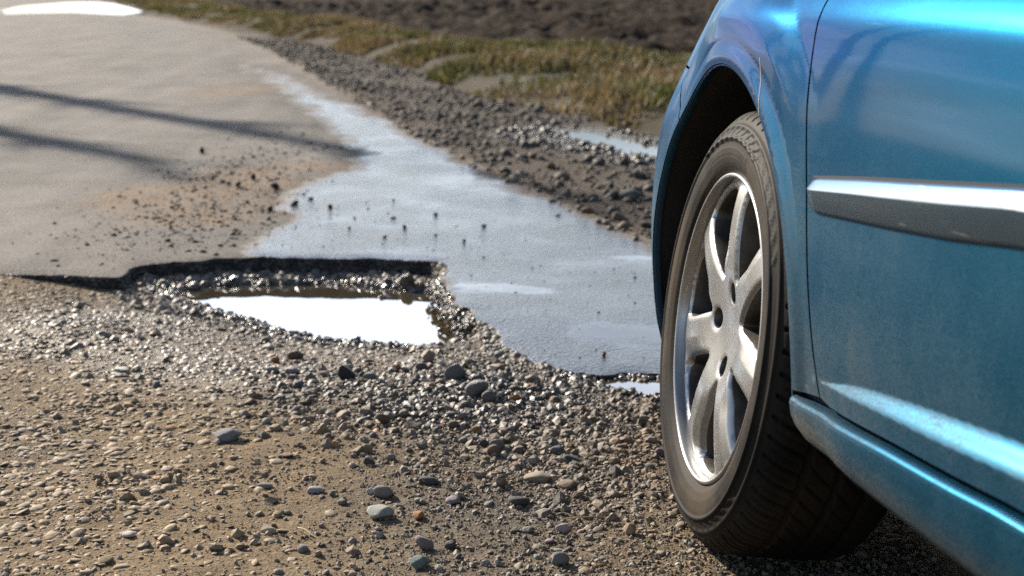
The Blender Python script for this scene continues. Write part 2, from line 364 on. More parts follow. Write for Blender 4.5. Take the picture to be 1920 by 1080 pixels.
def build_road():
    bnd = [tuple(p) for p in ROAD_POLY]
    pts = []
    def fill(x0, x1, y0, y1, st, keep):
        xs = np.arange(x0, x1, st); ys = np.arange(y0, y1, st)
        A, B = np.meshgrid(xs, ys); A = A.ravel() + rng.uniform(-.2, .2, A.size) * st; B = B.ravel() + rng.uniform(-.2, .2, B.size) * st
        sd = poly_sd(ROAD_Q, A, B); k = sd < -st * 0.45
        pts.extend(zip(A[k], B[k]))
    fill(-2.0, 0.85, 2.6, 6.0, 0.035, 0); fill(-3.4, 0.3, 6.02, 9.0, 0.07, 0); fill(-5.0, -2.05, 3.6, 6.0, 0.2, 0)
    fill(-8.5, -0.5, 9.1, 15.5, 0.2, 0); fill(-16, -2, 15.8, 46, 0.55, 0)
    nb = len(bnd)
    V, E, F, *_ = delaunay_2d_cdt([Vector(p) for p in bnd + pts], [], [list(range(nb))], 1, 1e-7)
    V = np.array([tuple(v) for v in V]); F = np.array([f for f in F if len(f) == 3])
    x, y = V.T
    n0 = len(V)
    dq = np.full(n0, 9.0); near = (y < 6) & (np.abs(x + 0.8) < 2.2)
    Ef = EDGE_F
    for c in np.where(near)[0]:
        dq[c] = np.hypot(Ef[:, 0] - x[c], Ef[:, 1] - y[c]).min()
    z = asphalt_z(x, y) - 0.005 * np.exp(-dq / 0.012) + 0.0012 * fbm(x, y, 0.05, 2, 44)
    V3 = np.stack([x, y, z], 1)
    # broken wall below the front edge
    m = len(Ef); tang = np.gradient(Ef, axis=0); tang /= np.linalg.norm(tang, axis=1)[:, None]
    outn = np.stack([tang[:, 1], -tang[:, 0]], 1)
    zt = asphalt_z(Ef[:, 0], Ef[:, 1]) - 0.005 + 0.0012 * fbm(Ef[:, 0], Ef[:, 1], 0.05, 2, 44)
    s = np.arange(m) * 0.009
    rows = []
    for k, (dz, off) in enumerate(((0.0, 0.0), (-0.004, 0.003), (-0.012, 0.001), (-0.022, -0.002), (-0.034, 0.002), (-0.048, 0.004), (-0.075, 0.006))):
        o = off + (0.007 * fbm(s, s * 0 + k * 3.7, 0.025, 3, 70 + k) if k else 0)
        rows.append(np.stack([Ef[:, 0] + outn[:, 0] * o, Ef[:, 1] + outn[:, 1] * o, zt + dz], 1))
    W = np.vstack(rows); wi = np.arange(len(W)).reshape(len(rows), m) + n0
    WF = np.vstack([np.stack([wi[:-1, :-1].ravel(), wi[1:, :-1].ravel(), wi[1:, 1:].ravel()], 1), np.stack([wi[:-1, :-1].ravel(), wi[1:, 1:].ravel(), wi[:-1, 1:].ravel()], 1)])
    # orientation: outn must point away from the slab
    A = np.vstack([V3, W]); FF = np.vstack([F, WF])
    # make top faces point up
    a, b, c = A[F[:, 0]], A[F[:, 1]], A[F[:, 2]]
    nz = ((b - a)[:, 0] * (c - a)[:, 1] - (b - a)[:, 1] * (c - a)[:, 0]); FF[:len(F)][nz < 0] = FF[:len(F)][nz < 0][:, ::-1]
    o = new_mesh('road', A, FF, M_ASPH)
    x, y = A[:, 0], A[:, 1]
    sd = poly_sd(WET, x, y); wide = 0.09 + 0.02 * np.maximum(0, y - 4)
    wet = 0.5 - 0.5 * np.clip(sd / (wide * 1.6), -1, 1)
    wet = np.maximum(wet, 0.9 * sstep(0.06, 0.0, poly_sd(FARPOOL, x, y)))
    thin = np.zeros(len(x))
    for P in THIN: thin = np.maximum(thin, 0.5 - 0.5 * np.clip(poly_sd(P, x, y) / 0.07, -1, 1))
    d = np.hypot((x + 0.95) / 0.75, (y - 5.2) / 1.3)
    mud = sstep(0.85, 0.2, d + 0.7 * fbm(x, y, 0.35, 3, 50)) * 0.95
    mud = np.maximum(mud, 0.9 * sstep(0.30, 0.0, line_x(RIGHT, y) - x + 0.12 * fbm(x, y, 0.4, 3, 51)) * (y > 3.2) * 0.6)
    mud = np.maximum(mud, 0.7 * sstep(0.22, 0.0, np.hypot(x + 1.9, (y - 9.9) * 0.45) - 0.2))
    wall = np.zeros(len(x)); wall[n0:] = 1
    attr(o, 'wet', np.where(wall > 0, np.where(x > -0.16, 0.75, 0.45), wet)); attr(o, 'thin', thin * (1 - wall)); attr(o, 'mud', mud)
    o.data.materials.append(M_BREAK)
    mi = np.zeros(len(o.data.polygons), np.int32); mi[len(F):] = 1
    if len(mi) == len(FF): o.data.polygons.foreach_set('material_index', mi)
    tag(o, 'worn dusty asphalt road with a wet streak and broken edge', None, None, 'structure')
    return o
tb = NT('broken_asphalt'); gb = tb.coord()
vb = tb.voro(110, gb, out='Color'); sb = tb.n('SeparateColor'); tb.put(sb.inputs[0], vb)
tb.set('Base Color', tb.ramp(sb.outputs[0], (0.0, (0.012, 0.011, 0.010)), (0.7, (0.035, 0.032, 0.03)), (1.0, (0.12, 0.105, 0.09))))
tb.set('Roughness', 0.6); tb.set('Normal', tb.bump(tb.voro(110, gb), 1.0, 0.008)); M_BREAK = tb.m
road = build_road()

# ------------------------------------------------------------------ water
def water_material(name, col, gain):
    t = NT(name); g = t.coord()
    nb = t.bump(t.noise(6, 2, 0.5, g), 0.015, 0.004)
    t.set('Base Color', col); t.set('Roughness', 0.3); t.set('Specular IOR Level', 0.0); t.set('Normal', nb)
    fr = t.n('Fresnel'); fr.inputs['IOR'].default_value = 1.40; t.put(fr.inputs['Normal'], nb)
    gl = t.n('BsdfGlossy'); gl.inputs['Roughness'].default_value = 0.012; gl.inputs['Color'].default_value = (0.97, 0.98, 1, 1); t.put(gl.inputs['Normal'], nb)
    ms = t.n('MixShader'); t.put(ms.inputs[0], t.math('MULTIPLY', fr.outputs[0], gain, True))
    t.t.links.new(t.b.outputs[0], ms.inputs[1]); t.t.links.new(gl.outputs[0], ms.inputs[2]); t.t.links.new(ms.outputs[0], t.out.inputs[0])
    return t.m
M_WATER = water_material('muddy_water', (0.085, 0.066, 0.036), 2.5); M_FARWATER = water_material('pale_water', (0.085, 0.075, 0.055), 0.75)
def sheet(name, P, z, grow, mat, label):
    P = np.array(P); c = P.mean(0); d = P - c; P2 = c + d * (1 + grow / np.linalg.norm(d, axis=1)[:, None])
    bm = bmesh.new(); f = bm.faces.new([bm.verts.new((p[0], p[1], z)) for p in P2]); bmesh.ops.triangulate(bm, faces=[f])
    bmesh.ops.recalc_face_normals(bm, faces=bm.faces)
    if next(iter(bm.faces)).normal.z < 0: bmesh.ops.reverse_faces(bm, faces=bm.faces)
    me = bpy.data.meshes.new(name); bm.to_mesh(me); bm.free(); me.materials.append(mat); o = link_obj(name, me)
    return tag(o, label, None, None, 'structure')
sheet('water', POOL, POOL_Z, 0.07, M_WATER, 'muddy rainwater mirroring the sky in the deep pothole')
sheet('water', POOL2, POOL2_Z, 0.03, M_WATER, 'shallow puddle along the asphalt tongue beside the front tyre')
sheet('water', VPOOL, VPOOL_Z, 0.15, M_FARWATER, 'small puddle in the dirt shoulder at the foot of the grass')
sheet('water', FARPOOL, 0.028, 0.0, M_FARWATER, 'wide pale puddle lying across the road in the distance')
# ------------------------------------------------------------------ car: local x forward, y out of its left side, z up; origin under the front left wheel
CAR_H, CAR_ROLL = R_(13), R_(4)
HUB = Vector((0.289, 1.961, 0.308))
def frame(head, lean):
    fw = Vector((-math.sin(head), math.cos(head), 0)); n = Vector((-math.cos(head), -math.sin(head), 0)); z = Vector((0, 0, 1))
    up = z * math.cos(lean) - n * math.sin(lean); out = n * math.cos(lean) + z * math.sin(lean)
    return fw, out, up
fc, nc, uc = frame(CAR_H, CAR_ROLL)
org = HUB - uc * 0.308
CARM = Matrix(((fc.x, nc.x, uc.x, org.x), (fc.y, nc.y, uc.y, org.y), (fc.z, nc.z, uc.z, org.z), (0, 0, 0, 1)))
car = empty('parked_car', None, CARM)
tag(car, 'dusty metallic blue hatchback parked beside the pothole', 'car')
MID = -0.80                                                   # centre line of the car

def cubic(xs, ys, x):
    xs = np.array(xs, float); ys = np.array(ys, float); m = np.gradient(ys, xs)
    x = np.clip(x, xs[0], xs[-1]); i = np.clip(np.searchsorted(xs, x) - 1, 0, len(xs) - 2)
    h = xs[i + 1] - xs[i]; u = (x - xs[i]) / h
    return (2*u**3-3*u**2+1)*ys[i]+(u**3-2*u**2+u)*h*m[i]+(-2*u**3+3*u**2)*ys[i+1]+(u**3-u**2)*h*m[i+1]
PS = [-3.45,-3.3,-2.9,-2.4,-1.6,-1.0,-.6,-.4,-.2,-.1,.05,.13,.23,.30,.36,.42,.48,.54,.60,.70,.78,.83,.855,.86]
PT = [-.30,-.10,.0,.035,.056,.062,.058,.053,.045,.037,.017,.004,-.008,-.016,-.025,-.037,-.058,-.087,-.125,-.22,-.35,-.52,-.68,-.80]
ZZ = [.10,.16,.20,.25,.31,.38,.45,.55,.66,.715,.748,.795,.835,.89,.95]
ZT = [-.10,-.065,-.045,-.022,-.012,-.004,0,0,-.004,-.008,-.014,-.040,-.068,-.112,-.165]
FZ = [.10,.16,.21,.30,.41,.49,.57,.61,.655,.72,.766,.85,.95]
FT = [-.07,-.045,-.028,-.011,0,0,-.006,-.017,-.031,-.054,-.072,-.125,-.21]
# plan curve by arc length beyond the wheel so that the bumper can wrap round the nose
_ss = np.r_[np.arange(-3.45, .30, .01), np.arange(.30, .8601, .002)]
_tt = cubic(PS, PT, _ss)
_du = np.where(_ss[:-1] < .30, np.diff(_ss), np.hypot(np.diff(_ss), np.diff(_tt)))
_uu = np.r_[0, np.cumsum(_du)]; _uu += .30 - np.interp(.30, _ss, _uu)
_nx, _ny = -np.gradient(_tt, _ss), np.ones(len(_ss)); _l = np.hypot(_nx, _ny); _nx /= _l; _ny /= _l
U_END = _uu[-1]
def surf(u, z):
    u = np.asarray(u, float); z = np.asarray(z, float)
    s = np.interp(u, _uu, _ss); t = np.interp(u, _uu, _tt)
    w = sstep(.08, .42, u)
    o = cubic(ZZ, ZT, z) * (1 - w) + cubic(FZ, FT, z) * w
    r = np.hypot(s, z - .313); ang = np.degrees(np.arctan2(z - .313, s))
    edge = .427 + .035 * sstep(90, 50, ang)
    aw = sstep(20, 55, ang) * sstep(140, 105, ang)
    led = np.clip(r - edge, 0, .06)
    o = o - aw * .20 * (np.sqrt(led ** 2 + 1.6e-5) - 4e-3) + .004 * aw * sstep(.36, .41, r) * sstep(.50, .455, r)
    o = o + .006 * sstep(.40, .372, r)                            # rolled lip round the wheel arch
    # flared lower edge of the doors
    top = cubic([.40, .446, .52, .64, .74, .84, 1.4, 2.3], [.348, .355, .372, .390, .402, .413, .445, .46], -s)
    bot = cubic([.40, .446, .52, .64, .74, .84, 1.4, 2.3], [.347, .352, .356, .365, .372, .381, .395, .40], -s)
    bot = bot + .22 * (top - bot); hgt = top - bot
    f = np.clip((top - z) / np.maximum(hgt, 1e-4), 0, 1); f = f - np.sin(2 * np.pi * f) / (2 * np.pi) * .30
    o = o + np.where(u < -.40, .70 * hgt * np.clip(f, 0, 1), 0)
    k = u > .30
    wn_ = sstep(.25, .45, u)
    nx_ = np.interp(u, _uu, _nx) * wn_; ny_ = 1 + (np.interp(u, _uu, _ny) - 1) * wn_
    return np.stack([s + nx_ * o, t + ny_ * o, z + 0 * s], -1)
def surf_n(u, z, e=8e-4):
    a = surf(u + e, z) - surf(u - e, z); b = surf(u, z + e) - surf(u, z - e)
    n = np.cross(b, a); n /= np.linalg.norm(n, axis=-1)[..., None] + 1e-12
    return n

def resample(P, st, closed=True):
    P = np.array(P, float); out = []
    n = len(P) if closed else len(P) - 1
    for i in range(n):
        a, b = P[i], P[(i + 1) % len(P)]; k = max(1, int(np.linalg.norm(b - a) / st))
        for j in range(k): out.append(a + (b - a) * j / k)
    if not closed: out.append(P[-1])
    return np.array(out)

def cdt_fill(loops, st, fine=None):
    """triangulate the first loop minus the others, with interior points every st"""
    allp = np.vstack(loops); x0, y0 = loops[0].min(0); x1, y1 = loops[0].max(0)
    A, B = np.meshgrid(np.arange(x0 + st / 2, x1, st), np.arange(y0 + st / 2, y1, st * .866)); A = A + (np.arange(A.shape[0]) % 2)[:, None] * st / 2
    A, B = A.ravel(), B.ravel(); sd = poly_sd(loops[0], A, B)
    for L in loops[1:]: sd = np.maximum(sd, -poly_sd(L, A, B))
    k = sd < -st * .45
    if fine is not None: k &= ~fine[0](A, B)
    inner = np.stack([A[k], B[k]], 1)
    if fine is not None:
        fs = fine[1]; A, B = np.meshgrid(np.arange(x0, x1, fs * fine[2]), np.arange(y0, y1, fs)); A, B = A.ravel(), B.ravel(); k = fine[0](A, B); A, B = A[k], B[k]
        k = poly_sd(loops[0], A, B) < -fs * .6; inner = np.vstack([inner, np.stack([A[k], B[k]], 1)])
    idx = []; c = 0
    for L in loops: idx.append([(c + i, c + (i + 1) % len(L)) for i in range(len(L))]); c += len(L)
    edges = [e for l in idx for e in l]
    V, E, F, *_ = delaunay_2d_cdt([Vector(p) for p in np.vstack([allp, inner])], edges, [], 0, 1e-7)
    V = np.array([tuple(v) for v in V]); F = np.array([f for f in F if len(f) == 3]); cen = V[F].mean(1)
    s = poly_sd(loops[0], cen[:, 0], cen[:, 1])
    for L in loops[1:]: s = np.maximum(s, -poly_sd(L, cen[:, 0], cen[:, 1]))
    F = F[s < 0]
    a, b, c_ = V[F[:, 0]], V[F[:, 1]], V[F[:, 2]]; ar = (b - a)[:, 0] * (c_ - a)[:, 1] - (b - a)[:, 1] * (c_ - a)[:, 0]
    F[ar < 0] = F[ar < 0][:, ::-1]
    return V, F

def panel(name, P, mat, parent, st=.012, hem=.012, mirror=False, fine=None):
    L = resample(P, st * .8)
    area = 0.5 * np.sum(L[:, 0] * np.roll(L[:, 1], -1) - np.roll(L[:, 0], -1) * L[:, 1])
    if area < 0: L = L[::-1]
    V, F = cdt_fill([L], st, fine)
    P3 = surf(V[:, 0], V[:, 1]); N3 = surf_n(V[:, 0], V[:, 1])
    m = len(L); d = np.roll(L, -1, 0) - np.roll(L, 1, 0); d /= np.linalg.norm(d, axis=1)[:, None] + 1e-12; on = np.stack([d[:, 1], -d[:, 0]], 1)
    base, bn = surf(L[:, 0], L[:, 1]), surf_n(L[:, 0], L[:, 1])
    o3 = surf(L[:, 0] + on[:, 0] * .002, L[:, 1] + on[:, 1] * .002) - base; o3 /= np.linalg.norm(o3, axis=1)[:, None] + 1e-12
    rings = [base, base + o3 * .0009 - bn * .0006, base + o3 * .0014 - bn * .0022, base + o3 * .0012 - bn * hem]
    rn = [bn, bn * .75 + o3 * .66, o3, o3]
    A = np.vstack([P3] + rings); N = np.vstack([N3] + rn); n0 = len(P3)
    ri = np.arange(4 * m).reshape(4, m) + n0; nx_ = np.roll(ri, -1, 1)
    HF = np.vstack([np.stack([ri[:-1].ravel(), ri[1:].ravel(), nx_[1:].ravel()], 1), np.stack([ri[:-1].ravel(), nx_[1:].ravel(), nx_[:-1].ravel()], 1)])
    FF = np.vstack([F[:, ::-1], HF])
    if mirror:
        A = A.copy(); A[:, 1] = 2 * MID - A[:, 1]; N = N.copy(); N[:, 1] *= -1; FF = FF[:, ::-1]
    o = new_mesh(name, A, FF, mat, parent)
    N = N / (np.linalg.norm(N, axis=1)[:, None] + 1e-12)
    o.data.normals_split_custom_set_from_vertices([tuple(map(float, n)) for n in N])
    return o

# ---- paint and other car materials
def paint_material(name, sill=False):
    t = NT(name); g = t.coord()
    sp = t.n('SeparateXYZ'); t.put(sp.inputs[0], g)
    fl = t.voro(1500, g, out='Color'); fs = t.n('SeparateColor'); t.put(fs.inputs[0], fl)
    base = t.mix(t.ramp(fs.outputs[0], (0.0, 0.0), (1.0, 1.0)), (0.0001, 0.058, 0.108), (0.0003, 0.096, 0.172))
    # road film: finely mottled, heavier low down and behind the wheel
    dirt = (0.060, 0.058, 0.056) if not sill else t.mix(t.ramp(sp.outputs[2], (0.285, 0.0), (0.322, 1.0)), (0.12, 0.090, 0.060), (0.034, 0.033, 0.032))
    spk = t.noise(340, 3, 0.75, g); blot = t.noise(9, 5, 0.6, g); run = t.noise(14, 4, 0.6, t.mapping(g, (1.0, 1.0, 0.10)))
    low = t.ramp(sp.outputs[2], (0.26, 0.95), (0.40, 0.85), (0.56, 0.42), (0.72, 0.06)) if not sill else t.ramp(sp.outputs[2], (0.285, 1.0), (0.305, 0.9), (0.33, 0.85), (0.36, 0.75))
    d = t.math('MULTIPLY', low, t.math('ADD', t.ramp(spk, (0.36, 0.42), (0.62, 1.0)), 0.0))
    d = t.math('MULTIPLY', d, t.math('ADD', t.ramp(blot, (0.3, 0.45), (0.7, 1.0)), t.math('MULTIPLY', t.ramp(run, (0.45, 0.0), (0.75, 1.0)), 0.35)))
    rear = t.ramp(t.math('ADD', sp.outputs[0], 1.0), (0.2, 0.62), (0.55, 1.0))
    d = t.math('MULTIPLY', d, rear)
    d = t.math('MULTIPLY', d, 1.15 if not sill else 1.1, True)
    sc = t.noise(30, 3, 0.6, t.mapping(g, (0.35, 1, 4.0), (0, R_(35), 0)))
    d = t.math('ADD', d, t.math('MULTIPLY', t.ramp(sc, (0.66, 0.0), (0.74, 1.0)), 0.10), True)
    t.set('Base Color', t.mix(d, base, dirt))
    t.set('Metallic', t.mixf(d, 0.88, 0.0)); t.set('Roughness', t.mixf(d, 0.25, 0.85)); t.set('Specular IOR Level', 0.3); t.set('Specular Tint', (0.005, 0.28, 0.52, 1))
    t.set('Coat Weight', t.math('MULTIPLY', t.math('SUBTRACT', 1.0, d), t.math('ADD', t.math('MULTIPLY', low, 0.20), 0.17), True)); t.set('Coat Roughness', t.math('ADD', t.math('MULTIPLY', low, 0.13), 0.04)); t.set('Coat IOR', 1.5)
    t.set('Normal', t.bump(spk, 0.03, 0.001))
    return t.m
M_PAINT = paint_material('blue_metallic_paint'); M_SILL = paint_material('blue_paint_dirty_sill', True)
M_UNDER = simple('underbody_black', (0.012, 0.012, 0.012), 0.85)
M_LINER = simple('liner_plastic', (0.016, 0.0155, 0.0145), 0.75, 0, 0.4, 14, 0.3)
M_SEAM = simple('panel_gap_dark', (0.008, 0.02, 0.045), 0.7)
M_GLASS = simple('tinted_glass', (0.02, 0.025, 0.025), 0.05)
def strip_material():
    t = NT('moulding_paint'); g = t.coord()
    spk = t.noise(500, 2, 0.7, g); scr = t.noise(26, 4, 0.65, t.mapping(g, (0.5, 1, 6), (0, R_(60), 0)))
    sp = t.n('SeparateXYZ'); t.put(sp.inputs[0], g)
    hgt = t.math('SUBTRACT', sp.outputs[2], t.math('MULTIPLY', t.math('ADD', sp.outputs[0], 0.369), -0.117))
    d = t.math('MULTIPLY', t.ramp(hgt, (0.53, 1.0), (0.556, 0.85), (0.570, 0.1)), t.ramp(spk, (0.38, 0.55), (0.62, 1.0)))
    d = t.math('MULTIPLY', d, 0.8)
    col = t.mix(d, (0.004, 0.060, 0.110), (0.022, 0.020, 0.018))
    col = t.mix(t.math('MULTIPLY', t.ramp(scr, (0.66, 0.0), (0.71, 1.0)), 0.5), col, (0.30, 0.27, 0.22))
    t.set('Base Color', col); t.set('Metallic', t.mixf(d, 0.7, 0.0)); t.set('Roughness', t.mixf(d, 0.26, 0.6)); t.set('Coat Weight', t.mixf(d, 0.8, 0.15)); t.set('Coat Roughness', 0.12); t.set('Specular IOR Level', 0.3)
    return t.m
M_STRIP = strip_material()

# ---- side panels (arc position, height)
ARCH = .366
def arch_pts(a0, a1, n=60, c=(0, .313), r=ARCH): return [(c[0] + r * math.cos(R_(a)), c[1] + r * math.sin(R_(a))) for a in np.linspace(a0, a1, n)]
GAPC = [(.769,-.288),(.708,-.307),(.648,-.323),(.56,-.354),(.484,-.378),(.426,-.397),(.369,-.418),(.333,-.438)]
def gap_s(z): z = np.asarray(z, float); P = sorted(GAPC); return np.where(z > .769, -.288 + (z - .769) * .30, np.interp(z, [p[0] for p in P], [p[1] for p in P]))
def sill_top(s): return np.interp(-np.asarray(s, float), [.36, .467, .642, .78, .847, 1.4, 2.3], [.319, .328, .344, .354, .360, .385, .40])
belt_s = lambda s: np.interp(s, [-3.3, -.3, 0, .3, .5, .7, .9], [.95, .925, .90, .865, .82, .76, .70])
zs = np.linspace(.925, .334, 40)
SEAMZ = .655
fender_P = [(float(gap_s(z)) + .0022, z) for z in zs] + [(-.366, .323)]
fender_P += arch_pts(178.5, 47, 90)
fender_P += [(.262, .590), (.300, .612), (.345, .640), (.375, SEAMZ), (.5, SEAMZ + .004), (.7, SEAMZ + .005), (.82, .66)]
fender_P += [(u, float(belt_s(u))) for u in (.82, .7, .6, .5, .4, .3, .2, .1, 0, -.1, -.2)]
panel('fender', fender_P, M_PAINT, car, .009, fine=(lambda a, b: (b > .66) & (b < .84) & (a < .42), .0042, 1.3))
bump_P = arch_pts(46.4, -18, 50) + [(.40, .185), (.6, .18), (U_END - .01, .18), (U_END - .01, .655), (.82, .656), (.7, SEAMZ + .0012), (.5, SEAMZ), (.377, SEAMZ - .004), (.347, .636), (.303, .608), (.265, .586)]
panel('bumper', bump_P, M_PAINT, car, .016)
zr = np.linspace(.335, .925, 40)
door_P = [(float(gap_s(z)) - .0024, z) for z in zr] + [(-1.42, .925)] + [(-1.42, float(sill_top(-1.42)) + .004)] + [(s, float(sill_top(s)) + .0045) for s in np.linspace(-1.38, -.47, 20)]
door = panel('door', door_P, M_PAINT, car, .012, fine=(lambda a, b: (b < .455), .0026, 3.0))
rear_P = [(-1.426, float(sill_top(-1.42)) + .004), (-1.426, .925), (-2.35, .93), (-2.36, .70), (-2.25, .42), (-2.24, .405)]
panel('passenger_door', rear_P, M_PAINT, car, .03)
quarter_P = [(-2.366, .93), (-3.3, .95), (-3.42, .7), (-3.40, .3), (-2.98, .27)] + arch_pts(-8, 165, 40, (-2.61, .313), .36) + [(-2.255, .42), (-2.366, .70)]
panel('quarter_panel', quarter_P, M_PAINT, car, .03)

# ---- sill: lofted along the car, front end rounded off behind the wheel
def loft(name, rows, mat, parent, closed=False, smooth=True):
    R = np.array(rows); n, m, _ = R.shape; i = np.arange(n * m).reshape(n, m)
    j = np.roll(i, -1, 1) if closed else i
    a = i[:-1] if closed else i[:-1, :-1]; b = j[:-1] if closed else i[:-1, 1:]; c = j[1:] if closed else i[1:, 1:]; d = i[1:] if closed else i[1:, :-1]
    return new_mesh(name, R.reshape(-1, 3), np.stack([a.ravel(), b.ravel(), c.ravel(), d.ravel()], 1), mat, parent, smooth)
rows = []
for s in np.r_[np.linspace(-.371, -.40, 12), np.linspace(-.41, -2.24, 60)]:
    f = 1 - max(0, (s + .415) / .044) ** 2 * 1.0 if s > -.415 else 1.0
    f = max(.0, f); top = float(sill_top(s)) - .0012
    bot0 = .262 + .012 * (-s - .4) * (s > -1.5) ; bot = bot0 + (top - .045 - bot0) * (1 - math.sqrt(max(0, f)) if f < 1 else 0) * 0.9
    H = top - bot
    yb = float(surf(s, .36)[1]) + .004
    cut = (1 - f) * .012
    prof = [(-.035, top - .003), (-.002, top - .0005), (.0035, top - .0015), (.0065, top - .0045), (.0072, top - .009), (.0066, top - .25 * H), (.0040, top - .45 * H), (-.0005, top - .62 * H), (-.0075, top - .77 * H), (-.018, top - .90 * H), (-.036, bot + .003), (-.065, bot), (-.16, bot + .002)]
    p = np.array(prof); d = np.r_[0, np.cumsum(np.hypot(*np.diff(p, axis=0).T))]; tt = np.linspace(0, d[-1], 48)
    tt = np.interp(np.linspace(0, 1, 48), np.linspace(0, 1, len(d)), d)
    rows.append([(s, yb + float(np.interp(q, d, p[:, 0])) - cut, float(np.interp(q, d, p[:, 1]))) for q in tt])
first = np.array(rows[0]); cap = first.copy(); cap[:, 1] -= .05; cap[:, 0] += -.001
rows = [list(map(tuple, cap))] + rows
loft('sill', rows, M_SILL, car)

# ---- side moulding on the door
def strip_line(s): return float(np.interp(-s, [.36, .369, .496, .648, .787, 1.4], [.570, .573, .589, .606, .622, .655])), float(np.interp(-s, [.36, .411, .558, .684, .803, 1.4], [.532, .535, .545, .555, .569, .595]))
rows = []
for s in np.r_[np.linspace(-.3665, -.40, 14), np.linspace(-.41, -1.40, 60)]:
    zt_, zb_ = strip_line(s)
    e = math.sqrt(max(0.0, 1 - max(0, (s + .398) / .0315) ** 2)) if s > -.398 else 1.0
    zb2 = zt_ - .010 - (zt_ - .010 - zb_) * (0.25 + .75 * e); zt2 = zt_ - .006 * (1 - e)
    row = []
    for q in np.r_[np.linspace(0, .06, 4), np.linspace(.10, .33, 8), np.linspace(.345, .385, 4), np.linspace(.43, 1, 14)]:
        z = zt2 + (zb2 - zt2) * q
        bulge = (.006 * (q / .06) if q < .06 else .006 + .0085 * (q - .06) / .30 if q < .36 else .0145 - .0085 * ((q - .36) / .58) ** 1.2 if q < .94 else .006 * max(0, 1 - (q - .94) / .06))
        y = float(surf(s, z)[1]) + bulge * (.15 + .85 * e) - .002
        row.append((s, y, z))
    rows.append(row)
cap = [(-.3662, float(surf(-.3662, p[2])[1]) - .003, p[2]) for p in rows[0]]
strip = loft('side_moulding', [cap] + rows, M_STRIP, door)
# dark strip drawn in as the shadowed gap along the top of the moulding
rows = []
for s in np.linspace(-.372, -1.40, 50):
    zt_, zb_ = strip_line(s)
    rows.append([(s, float(surf(s, zt_ + .0014)[1]) + .0006, zt_ + .0014), (s, float(surf(s, zt_)[1]) + .0009, zt_ + .0002), (s, float(surf(s, zt_)[1]) + .0009, zt_ - .002)])
loft('moulding_shadow_line', rows, M_UNDER, door)
# hairline scratch running up the fender from the arch
rows = []
for z in np.linspace(.626, .695, 12):
    s = np.interp(z, [.626, .662, .695], [-.190, -.173, -.154])
    rows.append([tuple(surf(s + dx, z) + surf_n(s, z) * .0004) for dx in (-.0006, .0006)])
loft('paint_scratch', rows, simple('scratch_primer', (0.40, 0.30, 0.24), 0.7), car)

# ---- closed shell behind the panels so gaps and wells read dark
def box(name, x0, x1, y0, y1, z0, z1, mat, parent):
    V = [(x, y, z) for x in (x0, x1) for y in (y0, y1) for z in (z0, z1)]
    F = [(0, 1, 3, 2), (4, 6, 7, 5), (0, 4, 5, 1), (2, 3, 7, 6), (0, 2, 6, 4), (1, 5, 7, 3)]
    return new_mesh(name, V, F, mat, parent, False)
rows = []
for s in np.r_[np.linspace(-.372, -2.2, 30)]:
    rows.append([(s, float(surf(s, z)[1]) - .016, z) for z in np.linspace(.30, .92, 24)])
loft('door_frame', rows, M_SEAM, car)
box('floor_pan', -2.2, -.42, -1.58, -.03, .262, .33, M_UNDER, car)
box('engine_bay', -.40, .60, -1.34, -.285, .24, .70, M_UNDER, car)
box('boot_floor', -3.25, -2.22, -1.34, -.285, .28, .80, M_UNDER, car)
def liner(cx, name, y1=-.285):
    rows = []
    for a in np.linspace(-8, 186, 60):
        ca, sa = math.cos(R_(a)), math.sin(R_(a)); rr = ARCH + .004
        row = []
        for k, q in enumerate(np.linspace(0, 1, 10)):
            yo = (float(surf(cx + ARCH * ca, max(.2, .313 + ARCH * sa))[1]) - .004); y = yo + (y1 - yo) * q
            rr = ARCH + .002 - .004 * math.sin(min(1, q * 6) * 3.14) + .012 * q
            row.append((cx + rr * ca, y, .313 + rr * sa))
        rows.append(row)
    o = loft(name, rows, M_LINER, car)
    return o
liner(0, 'wheel_arch_liner'); liner(-2.61, 'wheel_arch_liner')
# rolled inner lip of the front arch
rows = []
for a in np.linspace(180, -18, 90):
    ca, sa = math.cos(R_(a)), math.sin(R_(a))
    q = surf(ARCH * ca, .313 + ARCH * sa)
    rows.append([tuple(q + np.array((-(k * .004) * ca, -d, -(k * .004) * sa))) for k, d in ((0, .001), (.6, .0012), (1.0, .004), (1.0, .012))])
loft('arch_lip', rows, M_PAINT, car)

# ---- upper works and the far side, out of the picture but closed
left = [(u, float(belt_s(u))) for u in (.8, .6, .4, .2, 0, -.28)]
rows = []
for u, z in left:
    p = surf(u, z); rows.append([(p[0] - .05 * 0, p[1] + (2 * MID - 2 * p[1]) * q, z + .075 * math.sin(math.pi * q) ** .6) for q in np.linspace(.002, .998, 15)])
loft('bonnet', rows, M_PAINT, car)
roof_y = [(-.62, 1.40, -.27), (-1.0, 1.47, -.25), (-1.8, 1.49, -.25), (-2.6, 1.44, -.27), (-3.0, 1.36, -.29)]
rows = [[(s, y + (2 * MID - 2 * y) * q, z + .05 * math.sin(math.pi * q)) for q in np.linspace(0, 1, 11)] for s, z, y in roof_y]
loft('roof', rows, M_PAINT, car)
def strip_between(name, a, b, mat):
    loft(name, [a, b], mat, car)
p0 = surf(-.28, .925)
strip_between('windscreen', [(.10 - .38, p0[1] + (2 * MID - 2 * p0[1]) * q, .925 + .07 * math.sin(math.pi * q) ** .6) for q in np.linspace(.002, .998, 15)], [(-.62, -.27 + (2 * MID + .54) * q, 1.40 + .05 * math.sin(math.pi * q)) for q in np.linspace(0, 1, 15)], M_GLASS)
bl = [tuple(surf(s, .928)) for s in (-.28, -1.0, -1.8, -2.6, -3.25)]
tp = [(s, y, z) for s, z, y in roof_y]
